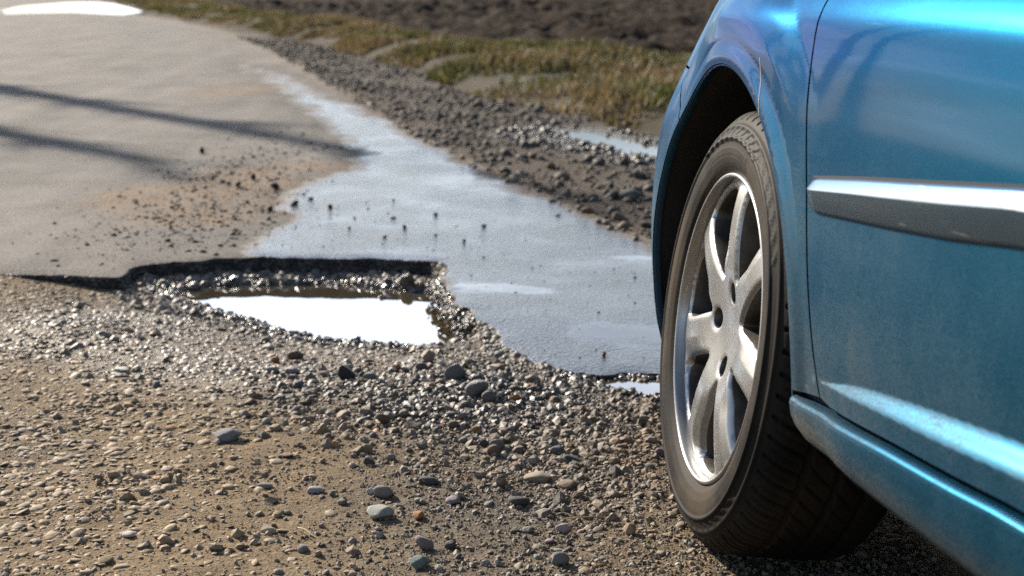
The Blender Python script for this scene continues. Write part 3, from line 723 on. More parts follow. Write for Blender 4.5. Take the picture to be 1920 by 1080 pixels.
strip_between('side_window', bl, tp, M_GLASS)
strip_between('side_window', [(x, 2 * MID - y, z) for x, y, z in bl], [(x, 2 * MID - y, z) for x, y, z in tp], M_GLASS)
pr = bl[-1]
strip_between('tailgate', [(pr[0], pr[1] + (2 * MID - 2 * pr[1]) * q, pr[2]) for q in np.linspace(0, 1, 9)], [(-3.0, -.29 + (2 * MID + .58) * q, 1.36 + .05 * math.sin(math.pi * q)) for q in np.linspace(0, 1, 9)], M_GLASS)
rows = [[(lambda p: (p[0], 2 * MID - p[1], p[2]))(surf(u, z)) for z in np.linspace(.30, .93 if u < -.2 else float(belt_s(u)), 10)] for u in np.linspace(-3.4, U_END - .01, 40)]
loft('side_panel', rows, M_PAINT, car)
rows = [[(-3.35, y, z) for y in np.linspace(-.25, 2 * MID + .25, 6)] for z in (.3, .6, .95)]
loft('tail_panel', rows, M_PAINT, car)

# ------------------------------------------------------------------ wheel
WH_H, WH_C = R_(6.0), R_(6.97)
fw_, ow_, uw_ = frame(WH_H, WH_C)
WHM = Matrix(((fw_.x, ow_.x, uw_.x, HUB.x), (fw_.y, ow_.y, uw_.y, HUB.y), (fw_.z, ow_.z, uw_.z, HUB.z), (0, 0, 0, 1)))
wheel = empty('wheel', car, CARM.inverted() @ WHM)

def tyre_material():
    t = NT('tyre_rubber'); g = t.coord(); sp = t.n('SeparateXYZ'); t.put(sp.inputs[0], g)
    r = t.math('SQRT', t.math('ADD', t.math('POWER', sp.outputs[0], 2.0), t.math('POWER', sp.outputs[2], 2.0)))
    big = t.noise(7, 5, 0.6, g); fine = t.noise(160, 4, 0.65, g)
    side = t.ramp(r, (0.2, 0.0), (0.232, 0.40), (0.262, 0.50), (0.268, 0.05), (0.284, 0.12), (0.300, 0.16), (0.316, 0.18))
    d = t.math('MULTIPLY', side, t.math('ADD', t.math('MULTIPLY', t.ramp(big, (0.42, 0.05), (0.62, 1.0)), 0.85), t.math('MULTIPLY', fine, 0.22)), True)
    t.set('Base Color', t.mix(d, (0.0055, 0.0053, 0.0052), (0.095, 0.070, 0.046)))
    t.set('Roughness', t.mixf(d, 0.62, 0.95)); t.set('Specular IOR Level', 0.12); t.set('Normal', t.bump(fine, 0.15, 0.002)); return t.m
M_TYRE = tyre_material()

def build_tyre(parent, full=True):
    # profile: (radius, outward offset); the tyre's outer face lies near 0 and its inner at -0.2
    ctl = [(.2175, -.008), (.222, -.001), (.232, .006), (.245, .010), (.258, .0105), (.266, .0095), (.2675, .0120), (.2715, .0118), (.273, .0085), (.283, .0035), (.2855, .0045), (.289, .0040), (.2905, .0005), (.300, -.006), (.308, -.014), (.3125, -.024), (.3145, -.040), (.3155, -.0625), (.316, -.098), (.3155, -.1335), (.3145, -.156), (.3125, -.172), (.308, -.182), (.300, -.190), (.28, -.202), (.255, -.206), (.23, -.200), (.2175, -.190)]
    c = np.array(ctl); d = np.r_[0, np.cumsum(np.hypot(*np.diff(c, axis=0).T))]
    m = 150; tt = np.linspace(0, d[-1], m); r0 = np.interp(tt, d, c[:, 0]); y0 = np.interp(tt, d, c[:, 1])
    n = 900; a = np.linspace(0, 2 * np.pi, n, endpoint=False)
    A, Rr = np.meshgrid(a, r0, indexing='ij'); _, Yy = np.meshgrid(a, y0, indexing='ij')
    deg = np.degrees(A); arc = A * .316; yc = Yy + .098
    tread = Rr > .299
    cut = np.zeros_like(A)
    def groove(dist, w): return sstep(w, w * .45, np.abs(dist))
    for gy_ in (-.047, -.004, .042): cut = np.maximum(cut, groove(yc - gy_, .0048) * (Rr > .31))
    pitch = 2 * np.pi * .316 / 68
    ay = np.abs(yc)
    for sgn, lo, hi, slope in ((1, .047, .12, .35), (-1, .042, .12, -.35)):
        ph = (arc + slope * yc * sgn + (0.4 * pitch if sgn < 0 else 0)) / pitch; f_ = (ph - np.floor(ph) - .5) * pitch
        cut = np.maximum(cut, groove(f_, .0032) * (yc * sgn > lo - .002) * tread)
        ph2 = ph + .5; f2 = (ph2 - np.floor(ph2) - .5) * pitch
        cut = np.maximum(cut, .45 * groove(f2, .0016) * (yc * sgn > lo + .004) * (Rr > .306))
    ph = (arc * 1.0 + .9 * yc) / pitch; f_ = (ph - np.floor(ph) - .5) * pitch
    cut = np.maximum(cut, .8 * groove(f_, .0028) * (yc > -.045) * (yc < .040) * (Rr > .31))
    dr = -.0068 * cut
    # sidewall relief: fans of fine ribs, a marker line and a valve-side badge band
    outer = Yy > -.03
    fan = ((deg > 98) & (deg < 150)) | ((deg > 215) & (deg < 262)) | ((deg > 330) & (deg < 352)) | ((deg > 8) & (deg < 20))
    rib = .0014 * sstep(.15, .6, np.sin((deg + 420 * (Rr - .27)) * np.pi / 3.0)) * fan * (Rr > .274) * (Rr < .283) * outer
    arcs = ((deg > 62) & (deg < 104)) * outer * (Rr > .236) * (Rr < .262) * .0010 * sstep(-.2, .3, np.sin(Rr * 2 * np.pi / .0065))
    fan2 = ((deg > 55) & (deg < 112)) * outer * (Rr > .2675) * (Rr < .284) * .0016 * sstep(.0, .5, np.sin((deg - 260 * (Rr - .27)) * np.pi / 2.6))
    dy = rib + arcs + fan2
    # flat where it bears on the ground
    Rd = Rr + dr
    bot = -Rd * np.sin(A)
    X_ = Rd * np.cos(A); Z_ = Rd * np.sin(A); Y_ = Yy + dy
    V = np.stack([X_, Y_, Z_], -1)
    lowz = -.3085
    sq = np.maximum(0, lowz - V[..., 2]); V[..., 2] += sq * .6; V[..., 1] += sq * .9 * (Yy > -.03) - sq * .9 * (Yy < -.17)
    idx = np.arange(n * m).reshape(n, m); nx_ = np.roll(idx, -1, 0)
    F = np.stack([idx[:, :-1].ravel(), idx[:, 1:].ravel(), nx_[:, 1:].ravel(), nx_[:, :-1].ravel()], 1)
    return new_mesh('tyre', V.reshape(-1, 3), F, M_TYRE, parent)
build_tyre(wheel)

def rim_material():
    t = NT('rim_silver'); g = t.coord(); n = t.noise(300, 3, 0.6, g); big = t.noise(9, 5, 0.6, g)
    d = t.math('MULTIPLY', t.ramp(big, (0.35, 0.1), (0.7, 1.0)), t.ramp(n, (0.3, 0.05), (0.7, 0.35)))
    t.set('Base Color', t.mix(d, (0.37, 0.366, 0.355), (0.14, 0.122, 0.10))); t.set('Metallic', t.mixf(d, 0.88, 0.2)); t.set('Roughness', t.mixf(d, 0.27, 0.7))
    t.set('Coat Weight', 0.25); t.set('Coat Roughness', 0.12); return t.m
M_RIM = rim_material()
M_RIMSIDE = simple('spoke_side_grime_shade', (0.085, 0.074, 0.062), 0.5, 0.45, 0.4, 40)  # grime plus the shade inside the spoke windows, mixed into one dark colour
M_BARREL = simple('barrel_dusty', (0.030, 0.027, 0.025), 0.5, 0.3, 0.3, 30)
M_BRAKE = simple('brake_iron', (0.022, 0.020, 0.019), 0.55, 0.6, 0.3, 60)
M_BOLT = simple('bolt_steel', (0.10, 0.095, 0.09), 0.45, 0.8)

def revolve(name, prof, mat, parent, n=160):
    p = np.array(prof); a = np.linspace(0, 2 * np.pi, n, endpoint=False)
    V = np.stack([p[None, :, 0] * np.cos(a)[:, None], np.broadcast_to(p[None, :, 1], (n, len(p))), p[None, :, 0] * np.sin(a)[:, None]], -1)
    i = np.arange(n * len(p)).reshape(n, len(p)); j = np.roll(i, -1, 0)
    return new_mesh(name, V.reshape(-1, 3), np.stack([i[:, :-1].ravel(), i[:, 1:].ravel(), j[:, 1:].ravel(), j[:, :-1].ravel()], 1), mat, parent)

HOLES = [(.0535, 94), (.0535, 4), (.0535, -100)]
SPOKE0 = 85.0
def face_t(r): return cubic([0, .03, .06, .09, .12, .15, .18, .20, .212], [-.0215, -.0195, -.0145, -.0085, -.0050, -.0045, -.0065, -.0095, -.0125], r)
def build_rim(parent):
    barrel = revolve('rim', [(.2215, -.0075), (.2222, -.003), (.2212, .0018), (.2185, .0034), (.2160, .0022), (.2145, -.0015), (.2130, -.0085), (.2120, -.016)], M_RIM, parent)
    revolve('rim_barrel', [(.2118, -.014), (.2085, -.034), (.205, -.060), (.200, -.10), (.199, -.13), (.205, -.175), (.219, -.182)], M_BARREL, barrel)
    th = np.linspace(0, 2 * np.pi, 220, endpoint=False)
    outer = np.stack([.2128 * np.cos(th), .2128 * np.sin(th)], 1)
    loops = [outer]
    for k in range(7):
        am = R_(SPOKE0 - 25.714 - k * 51.4286)
        rs = np.linspace(.079, .197, 26)
        w = cubic([.075, .085, .10, .125, .15, .175, .197], [.0674, .064, .062, .060, .059, .063, .076], rs)
        ha = np.maximum(0.0, math.pi / 7 - w / (2 * rs)); ha[0] = .02
        up_ = np.stack([rs * np.cos(am + ha), rs * np.sin(am + ha)], 1); dn = np.stack([rs * np.cos(am - ha), rs * np.sin(am - ha)], 1)
        rc = [(.2035, .86), (.2062, .6), (.207, .3), (.207, 0), (.207, -.3), (.2062, -.6), (.2035, -.86)]
        top = np.array([(r * math.cos(am + ha[-1] * q), r * math.sin(am + ha[-1] * q)) for r, q in rc])
        loops.append(resample(np.vstack([up_, top, dn[::-1]]), .0045))
    for r, a in HOLES:
        c = np.array((r * math.cos(R_(a)), r * math.sin(R_(a)))); q = np.linspace(0, 2 * np.pi, 26, endpoint=False)
        loops.append(c + .0155 * np.stack([np.cos(q), np.sin(q)], 1))
    V, F = cdt_fill(loops, .0042)
    r = np.hypot(V[:, 0], V[:, 1]); d = np.full(len(V), 1.0)
    for L in loops[1:8]: d = np.minimum(d, np.abs(poly_sd(L, V[:, 0], V[:, 1])))
    dh = np.full(len(V), 1.0)
    for L in loops[8:]: dh = np.minimum(dh, np.abs(poly_sd(L, V[:, 0], V[:, 1])))
    t = face_t(r) - .0052 * np.exp(-(d / .0026) ** 1.2) - .0018 * np.exp(-dh / .0025)
    # crease along every spoke: its trailing half falls away
    am = (np.degrees(np.arctan2(V[:, 1], V[:, 0])) - SPOKE0 + 25.714) % 51.4286 - 25.714
    lat = r * np.radians(am)
    t = t - .30 * np.maximum(0, -lat - .004) * sstep(.085, .13, r) * sstep(.208, .195, r)
    P = np.stack([V[:, 0], t, V[:, 1]], 1)
    faces = [F]; verts = [P]; c = len(P)
    for k, L in enumerate(loops[1:]):
        m = len(L); rl = np.hypot(L[:, 0], L[:, 1])
        ll = face_t(rl) - (.0052 if k < 7 else .0018)
        if k < 7:
            am = (np.degrees(np.arctan2(L[:, 1], L[:, 0])) - SPOKE0 + 25.714) % 51.4286 - 25.714; lat = rl * np.radians(am)
            ll = ll - .30 * np.maximum(0, -lat - .004) * sstep(.085, .13, rl) * sstep(.208, .195, rl)
        cen = L.mean(0); dep = (.0, .0015, .012, .030) if k < 7 else (.0, .001, .012, .022)
        rows_ = []
        for q, dd in enumerate(dep):
            sh = (0, .0007, .0022, .0045)[q] if k < 7 else (0, .0005, .0012, .0018)[q]
            dirv = cen - L; dirv /= np.linalg.norm(dirv, axis=1)[:, None] + 1e-9
            Q = L + dirv * sh; rows_.append(np.stack([Q[:, 0], ll - dd, Q[:, 1]], 1))
        W = np.vstack(rows_); i = np.arange(4 * m).reshape(4, m) + c; j = np.roll(i, -1, 1)
        faces.append(np.vstack([np.stack([i[:-1].ravel(), i[1:].ravel(), j[1:].ravel()], 1), np.stack([i[:-1].ravel(), j[1:].ravel(), j[:-1].ravel()], 1)]))
        verts.append(W); c += len(W)
    o = new_mesh('spoke_face', np.vstack(verts), np.vstack(faces), M_RIM, barrel)
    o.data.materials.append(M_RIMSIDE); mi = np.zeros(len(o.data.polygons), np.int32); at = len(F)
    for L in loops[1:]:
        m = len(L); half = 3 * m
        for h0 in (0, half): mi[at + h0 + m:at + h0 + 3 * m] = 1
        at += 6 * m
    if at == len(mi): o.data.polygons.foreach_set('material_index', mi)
    return barrel
rim = build_rim(wheel)
for r, a in HOLES:
    b = revolve('wheel_bolt', [(0, -.026), (.009, -.026), (.0095, -.028), (.0155, -.040)], M_BOLT, wheel, 12)
    b.location = (r * math.cos(R_(a)), 0, r * math.sin(R_(a)))
revolve('brake_disc', [(.02, -.062), (.070, -.062), (.072, -.075), (.130, -.075), (.133, -.078), (.133, -.095), (.07, -.1)], M_BRAKE, wheel)
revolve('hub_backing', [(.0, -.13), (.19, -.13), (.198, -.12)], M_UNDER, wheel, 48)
rows = []
for a in np.linspace(150, 215, 14):
    rows.append([(r * math.cos(R_(a)), y, r * math.sin(R_(a))) for r, y in ((.085, -.060), (.09, -.048), (.14, -.046), (.150, -.052), (.153, -.10), (.09, -.11))])
loft('brake_caliper', rows, M_BRAKE, wheel, closed=True)
# valve stem by the lower left window
va = R_(-47)
vr = [(.0, .0), (.0038, .0), (.0042, .010), (.0036, .012), (.0036, .030), (.006, .032)]
v = revolve('valve_stem', [(r, -y) for r, y in vr], M_UNDER, wheel, 12)
v.location = (.178 * math.cos(va), -.020, .178 * math.sin(va)); v.rotation_euler = (R_(25), 0, R_(-18))

def copy_tree(o, parent, mat):
    c = o.copy(); COL.objects.link(c); c.parent = parent; c.matrix_local = mat
    for ch in list(o.children):
        if ch != c: copy_tree(ch, c, ch.matrix_local.copy())
    return c
bpy.context.view_layer.update()
base_l = Matrix.Translation((0, 0, .308))
for s, y, fl in ((-2.61, .0, 0), (0, 2 * MID, 1), (-2.61, 2 * MID, 1)):
    copy_tree(wheel, car, Matrix.Translation((s, y, .308)) @ (Matrix.Rotation(math.pi, 4, 'Z') if fl else Matrix.Identity(4)))
# ------------------------------------------------------------------ ploughed field, verge grass, shoulder
def field_material():
    t = NT('ploughed_soil'); g = t.coord(); n = t.noise(1.6, 6, 0.65, g); n2 = t.noise(12, 5, 0.65, g)
    c = t.mix(t.ramp(n, (0.35, 0.0), (0.68, 1.0)), (0.020, 0.015, 0.012), (0.052, 0.041, 0.032))
    c = t.mix(t.ramp(n2, (0.60, 0.0), (0.74, 0.65)), c, (0.11, 0.085, 0.055))
    t.set('Base Color', c); t.set('Roughness', 1.0); t.set('Specular IOR Level', 0.05); t.set('Normal', t.bump(n2, 0.8, 0.05)); return t.m
def build_field():
    v = list(np.arange(0, 8, .11)); s = .11
    while v[-1] < 560: s *= 1.045; v.append(v[-1] + s)
    v = np.array(v)
    ys = list(np.arange(8, 34, .11)); s = .11
    while ys[-1] < 600: s *= 1.06; ys.append(ys[-1] + s)
    ys = np.array(ys); Yf, Vf = np.meshgrid(ys, v, indexing='ij')
    Xf = line_x(FIELD, Yf) - 0.6 + Vf
    edge = sstep(0.0, 1.2, Vf + 0.5 * fbm(Xf, Yf, 1.1, 3, 80))
    rid = 1 - np.abs(fbm(Xf, Yf, 0.55, 4, 81, 0.6)) * 2
    z = -0.12 + edge * (0.16 + 0.20 * (rid - 0.5) + 0.17 * fbm(Xf, Yf, 0.32, 3, 83, 0.65) + 0.12 * fbm(Xf, Yf, 5, 2, 84)) + 0.0042 * np.maximum(0, Vf)
    ny_, nx_ = Xf.shape; i = np.arange(nx_ * ny_).reshape(ny_, nx_)
    F = np.stack([i[:-1, :-1].ravel(), i[:-1, 1:].ravel(), i[1:, 1:].ravel(), i[1:, :-1].ravel()], 1)
    o = new_mesh('field', np.stack([Xf.ravel(), Yf.ravel(), z.ravel()], 1), F, field_material())
    tag(o, 'dark brown ploughed field beyond the grass verge', None, None, 'structure')
build_field()

def leaf_material(name):
    t = NT(name); c = t.attr('tint', 'Color'); t.set('Base Color', c); t.set('Roughness', 0.7)
    tr = t.n('BsdfTranslucent'); t.put(tr.inputs[0], c); ad = t.n('MixShader'); ad.inputs[0].default_value = 0.3
    t.t.links.new(t.b.outputs[0], ad.inputs[1]); t.t.links.new(tr.outputs[0], ad.inputs[2]); t.t.links.new(ad.outputs[0], t.out.inputs[0]); return t.m
def build_grass(n=70000):
    y = rng.uniform(0, 1, n * 3) ** 1.7 * 42 + 4.5; xg = line_x(GRASS, y); xf = line_x(FIELD, y)
    x = xg + .10 + rng.uniform(.0, 1.12, n * 3) * (np.minimum(xf, xg + 7) - xg)
    cl = fbm(x, y, 0.9, 3, 91); cl2 = fbm(x, y, 0.22, 2, 92)
    k = (cl + 0.6 * cl2 + rng.uniform(-.35, .35, n * 3) > 0.15) & (poly_sd(VPOOL, x, y) > 0.05); x, y, cl = x[k][:n], y[k][:n], cl[k][:n]
    n = len(x); zg, _ = ground_final(x, y)
    inf = x > line_x(FIELD, y) - .6; zg = np.where(inf, np.maximum(zg, 0.0), zg)
    h = rng.uniform(.025, .075, n) * (1 + 1.6 * np.clip(cl, 0, 1)); w = rng.uniform(.004, .009, n) * (1 + y / 14)
    a = rng.uniform(0, 2 * np.pi, n); lean = rng.uniform(.2, .9, n) * h; la = rng.uniform(0, 2 * np.pi, n)
    dx, dy = np.cos(a) * w, np.sin(a) * w
    B1 = np.stack([x - dx, y - dy, zg - .01], 1); B2 = np.stack([x + dx, y + dy, zg - .01], 1)
    m = np.stack([x + lean * .4 * np.cos(la), y + lean * .4 * np.sin(la), zg + h * .6], 1)
    off = np.stack([dx * .7, dy * .7, 0 * x], 1); M1, M2 = m - off, m + off
    T = np.stack([x + lean * np.cos(la), y + lean * np.sin(la), zg + h], 1)
    V = np.stack([B1, B2, M2, M1, T], 1).reshape(-1, 3); b = np.arange(n)[:, None] * 5
    F = np.vstack([b + np.array([[0, 1, 2]]), b + np.array([[0, 2, 3]]), b + np.array([[3, 2, 4]])])
    straw = np.clip(.78 + 1.3 * fbm(x, y, 1.3, 3, 95) + rng.normal(0, .22, n), 0, 1)
    c = lerp3(np.array([0.075, 0.085, 0.016]) * np.ones((n, 1)), np.array([0.20, 0.145, 0.07]), straw) * rng.uniform(.6, 1.3, (n, 1))
    o = new_mesh('grass', V, F, leaf_material('grass_blades')); attr(o, 'tint', np.repeat(c, 5, 0), 'FLOAT_COLOR')
    tag(o, 'rough olive and straw coloured grass on the verge', 'grass', None, 'stuff')
build_grass()

# ------------------------------------------------------------------ stones
def stone_material(name='stone_mineral', attribute=True, col=None):
    t = NT(name); g = t.coord('Object'); n = t.noise(130, 5, 0.65, g); n2 = t.noise(900, 3, 0.6, g)
    if attribute: c = t.attr('tint', 'Color'); wet = t.attr('wet')
    else:
        oi = t.n('ObjectInfo'); c = oi.outputs['Color']; wet = oi.outputs['Alpha']
    c = t.mix(0.55, c, t.ramp(n, (0.3, 0.25), (0.5, 0.5), (0.7, 0.78)), 'OVERLAY'); c = t.mix(0.3, c, t.ramp(n2, (0.3, 0.2), (0.7, 0.8)), 'OVERLAY')
    c = t.mix(wet, c, t.mix(1.0, c, (0.33, 0.315, 0.30), 'MULTIPLY'))
    t.set('Base Color', c); t.set('Roughness', t.mixf(wet, 0.75, 0.22)); t.set('Specular IOR Level', t.mixf(wet, 0.35, 0.6))
    t.set('Normal', t.bump(n, 0.5, 0.003)); return t.m
M_GRAVEL = stone_material(); M_STONE = stone_material('single_stone_mineral', False)
PAL = np.array([(0.21, 0.195, 0.175), (0.25, 0.20, 0.145), (0.085, 0.08, 0.075), (0.145, 0.142, 0.138), (0.17, 0.115, 0.07), (0.30, 0.27, 0.235), (0.36, 0.165, 0.06), (0.40, 0.36, 0.31)])
PW = np.array([.27, .22, .17, .13, .10, .07, .015, .025]); PW /= PW.sum()
def ico(sub):
    bm = bmesh.new(); bmesh.ops.create_icosphere(bm, subdivisions=sub, radius=1.0)
    V = np.array([v.co[:] for v in bm.verts]); F = np.array([[v.index for v in f.verts] for f in bm.faces]); bm.free(); return V, F
def octa():
    V = [(1, 0, 0), (-1, 0, 0), (0, 1, 0), (0, -1, 0), (0, 0, 1), (0, 0, -1)]
    F = [(0, 2, 4), (2, 1, 4), (1, 3, 4), (3, 0, 4), (2, 0, 5), (1, 2, 5), (3, 1, 5), (0, 3, 5)]
    return V, F
def octa_sub():
    V, F = octa(); V = [np.array(v, float) for v in V]; mid = {}; G = []
    def m(a, b):
        k = (min(a, b), max(a, b))
        if k not in mid: p = V[a] + V[b]; V.append(p / np.linalg.norm(p)); mid[k] = len(V) - 1
        return mid[k]
    for a, b, c in F:
        ab, bc, ca = m(a, b), m(b, c), m(c, a); G += [(a, ab, ca), (b, bc, ab), (c, ca, bc), (ab, bc, ca)]
    return np.array(V), np.array(G)

def scatter(name, x, y, size, flat, sink, label, base, z=None, tintmul=1.0, jit=.20, dark=None, smooth=True, wetmul=1.0, dust=(.15, .65)):
    BV, BF = base; BV = np.array(BV, float); BF = np.array(BF)
    n = len(x)
    if z is None: z, _ = ground_final(x, y)
    el = rng.uniform(.6, 1.0, n)
    S = np.stack([size, size * el, size * flat], 1)
    P = BV[None] * (1 + jit * rng.uniform(-1, 1, (n, len(BV), 1)))
    P = P * S[:, None, :]
    tx, ty = rng.normal(0, .22, n), rng.normal(0, .22, n)
    P[..., 2] += P[..., 0] * tx[:, None] + P[..., 1] * ty[:, None]
    a = rng.uniform(0, 2 * np.pi, n); ca, sa = np.cos(a)[:, None], np.sin(a)[:, None]
    Q = np.stack([P[..., 0] * ca - P[..., 1] * sa + x[:, None], P[..., 0] * sa + P[..., 1] * ca + y[:, None], P[..., 2] + (z + S[:, 2] * sink)[:, None]], -1)
    F = (BF[None] + (np.arange(n) * len(BV))[:, None, None]).reshape(-1, 3)
    c = PAL[rng.choice(len(PAL), n, p=PW)] * rng.uniform(.7, 1.3, (n, 1)) * tintmul
    et, w = earth_tint(x, y)
    if dark is not None: c = np.array(dark) * rng.uniform(.6, 1.4, (n, 1))
    else: c = lerp3(c, et * 1.1, rng.uniform(*dust, n) * (1 - .7 * w))
    o = new_mesh(name, Q.reshape(-1, 3), F, M_GRAVEL, None, smooth)
    attr(o, 'tint', np.repeat(c, len(BV), 0), 'FLOAT_COLOR'); attr(o, 'wet', np.repeat(w * wetmul * rng.uniform(.5, 1, n), len(BV)))
    return tag(o, label, 'gravel', None, 'stuff')

OS = octa_sub(); OC = octa()
def sample(n, x0, x1, y0, y1, dens=None, road=False, margin=.004):
    out = []; tot = 0
    while tot < n:
        x = rng.uniform(x0, x1, n * 2); y = rng.uniform(y0, y1, n * 2)
        sd = poly_sd(ROAD_Q, x, y); k = (sd < -margin) if road else (sd > margin)
        k &= (poly_sd(POOL, x, y) > 0.012) & (poly_sd(POOL2, x, y) > -0.002)
        if dens is not None: k &= rng.uniform(0, 1, len(x)) < dens(x, y)
        out.append(np.stack([x[k], y[k]], 1)); tot += k.sum()
    p = np.vstack(out)[:n]; return p[:, 0], p[:, 1]
def lsize(n, med, sig, lo, hi): return np.clip(med * np.exp(rng.normal(0, sig, n)), lo, hi)
def d_left(x, y):
    sandy = np.exp(-(((x + .30) / .26) ** 2 + ((y - 2.12) / .36) ** 2))
    return np.clip(.95 - .9 * sandy - .75 * sstep(-.35, -.1, x) * sstep(2.6, 2.3, y) + .35 * fbm(x, y, .35, 3, 101), .03, 1)
def d_ridge(x, y):
    d = np.exp(-(((x + .04) / .34) ** 2 + ((y - 2.66) / .25) ** 2)) + .8 * sstep(.16, .03, poly_sd(POOL, x, y)) + .5 * np.exp(-(((x - .12) / .22) ** 2 + ((y - 2.3) / .25) ** 2))
    return np.clip(d * 1.1 + .35 * fbm(x, y, .2, 3, 102), .0, 1)
def d_front(x, y): return np.clip(.18 + .72 * sstep(-.35, .05, x) + .5 * fbm(x, y, .22, 3, 103), .06, 1)
x, y = sample(17000, -1.75, .30, 1.55, 3.78, d_left); n = len(x)
scatter('embedded_gravel', x, y, lsize(n, .0056, .45, .0022, .014), rng.uniform(.18, .38, n), -.12, 'flat pebbles bedded in the tan mud', OS, dust=(.45, .95))
x, y = sample(9500, -1.1, .52, 1.9, 3.95, d_ridge); n = len(x)
scatter('loose_gravel', x, y, lsize(n, .0040, .55, .0018, .014), rng.uniform(.5, .85, n), .2, 'wet loose gravel heaped between pothole and tyre', OS, jit=.30, smooth=False, dust=(.4, .95))
x, y = sample(11000, -.75, .62, 1.5, 2.6, d_front); n = len(x)
scatter('sandy_gravel', x, y, lsize(n, .0026, .45, .0013, .007), rng.uniform(.5, .85, n), .3, 'coarse sandy grit around the parked tyre', OS, jit=.28, smooth=False)
x, y = sample(52000, -1.3, .62, 1.5, 3.95, lambda x, y: np.clip(.5 * d_ridge(x, y) + .55 * d_front(x, y), .05, 1)); n = len(x)
scatter('grit', x, y, lsize(n, .0016, .35, .0009, .0032), rng.uniform(.6, .9, n), .35, 'fine sand and grit over the broken shoulder', OC, smooth=False)
x, y = sample(3200, -1.03, -.10, 3.45, 3.96, lambda x, y: sstep(.24, .02, poly_sd(POOL, x, y)) * (poly_sd(POOL, x, y) > .030), margin=.0); n = len(x)
scatter('pothole_gravel', x, y, lsize(n, .0062, .45, .0025, .018), rng.uniform(.5, .85, n), .3, 'broken stones on the slope below the pothole wall', OS, jit=.30, smooth=False)
# crumbs along the broken asphalt edge
t_ = rng.integers(len(EDGE_F) // 5, len(EDGE_F) - 5, 2600); off = np.abs(rng.normal(0, .017, 2600)) + .003
tg = np.gradient(EDGE_F, axis=0); tg /= np.linalg.norm(tg, axis=1)[:, None]
x = EDGE_F[t_, 0] + tg[t_, 1] * off; y = EDGE_F[t_, 1] - tg[t_, 0] * off
k = (x > -.22); x, y, off = x[k], y[k], off[k]; zg = ground_z(x, y); top = asphalt_z(x, y)
zz_ = np.maximum(zg, top - .012 - off * .75)
scatter('edge_rubble', x, y, lsize(len(x), .0058, .35, .003, .012), rng.uniform(.6, .9, len(x)), .1, 'exposed aggregate crumbling from the asphalt edge', OS, z=zz_)
# shoulder beyond the asphalt
n = 22000; y = rng.uniform(0, 1, n) ** 1.9 * 15 + 3.0; xr, xg = line_x(RIGHT, y), line_x(GRASS, y); x = xr + rng.beta(1.1, 1.5, n) * (xg - xr + .2) - .06
k = (rng.uniform(0, 1, n) < .55 + .8 * fbm(x, y, .7, 3, 104)) & (poly_sd(VPOOL, x, y) > -.02); x, y = x[k], y[k]; n = len(x)
zg, sd_ = ground_final(x, y); zg = np.where(sd_ < 0, asphalt_z(x, y), zg)
scatter('shoulder_gravel', x, y, lsize(n, .0078, .6, .003, .034), rng.uniform(.5, .85, n), .3, 'dark gravel strewn along the dirt shoulder', OS, z=zg, tintmul=.27)
# dry crumbs lying on the road
n = 2600
x = np.r_[rng.normal(-1.08, .19, n // 2), rng.normal(-.95, .22, n // 4), rng.uniform(-1.0, .7, n // 4)]; y = np.r_[rng.normal(5.4, .85, n // 2), rng.normal(4.55, .35, n // 4), rng.uniform(2.85, 4.8, n // 4)]
k = (poly_sd(ROAD_Q, x, y) < -.03); x, y = x[k], y[k]; n = len(x)
scatter('road_crumbs', x, y, lsize(n, .0024, .55, .0012, .008) * np.where(x > -.75, .7, 1.6), rng.uniform(.3, .55, n), .2, 'dark crumbs of asphalt scattered on the road', OS, z=asphalt_z(x, y), dark=(.035, .030, .026), wetmul=.3)

# ---- single stones
def rock_mesh(name, seed, sub=3, cuts=9, soft=.9, depth=(.55, .88), lump=.10):
    r = np.random.default_rng(seed); V, F = ico(sub)
    for _ in range(cuts):
        nn = r.normal(size=3); nn /= np.linalg.norm(nn); d = r.uniform(*depth); e = np.maximum(0, V @ nn - d); V = V - e[:, None] * nn * soft
    V = V * (1 + lump * fbm(V[:, 0] * 1.3 + seed, V[:, 1] * 1.3 + V[:, 2] * 1.7, 1.0, 3, seed)[:, None])
    V = V / np.abs(V).max(0)
    me = new_mesh(name, V, F, M_STONE, None, True, link=False)
    return me
ANG = [rock_mesh('angular_stone', 200 + i, 3, 12, .95, (.45, .8), .10) for i in range(6)]
RND = [rock_mesh('rounded_stone', 300 + i, 3, 8, .75, (.6, .9), .20) for i in range(6)]
ANG2 = [rock_mesh('angular_stone_small', 400 + i, 2, 10, .95, (.45, .8), .10) for i in range(6)]
RND2 = [rock_mesh('rounded_stone_small', 500 + i, 2, 8, .8, (.6, .9), .20) for i in range(6)]
CL = dict(lg=(.30, .28, .255), g=(.20, .19, .175), bg=(.165, .165, .165), dk=(.070, .066, .062), bk=(.022, .021, .020), tan=(.30, .225, .145), or_=(.38, .175, .065), br=(.15, .10, .062), pale=(.44, .41, .36), rd=(.20, .09, .06))
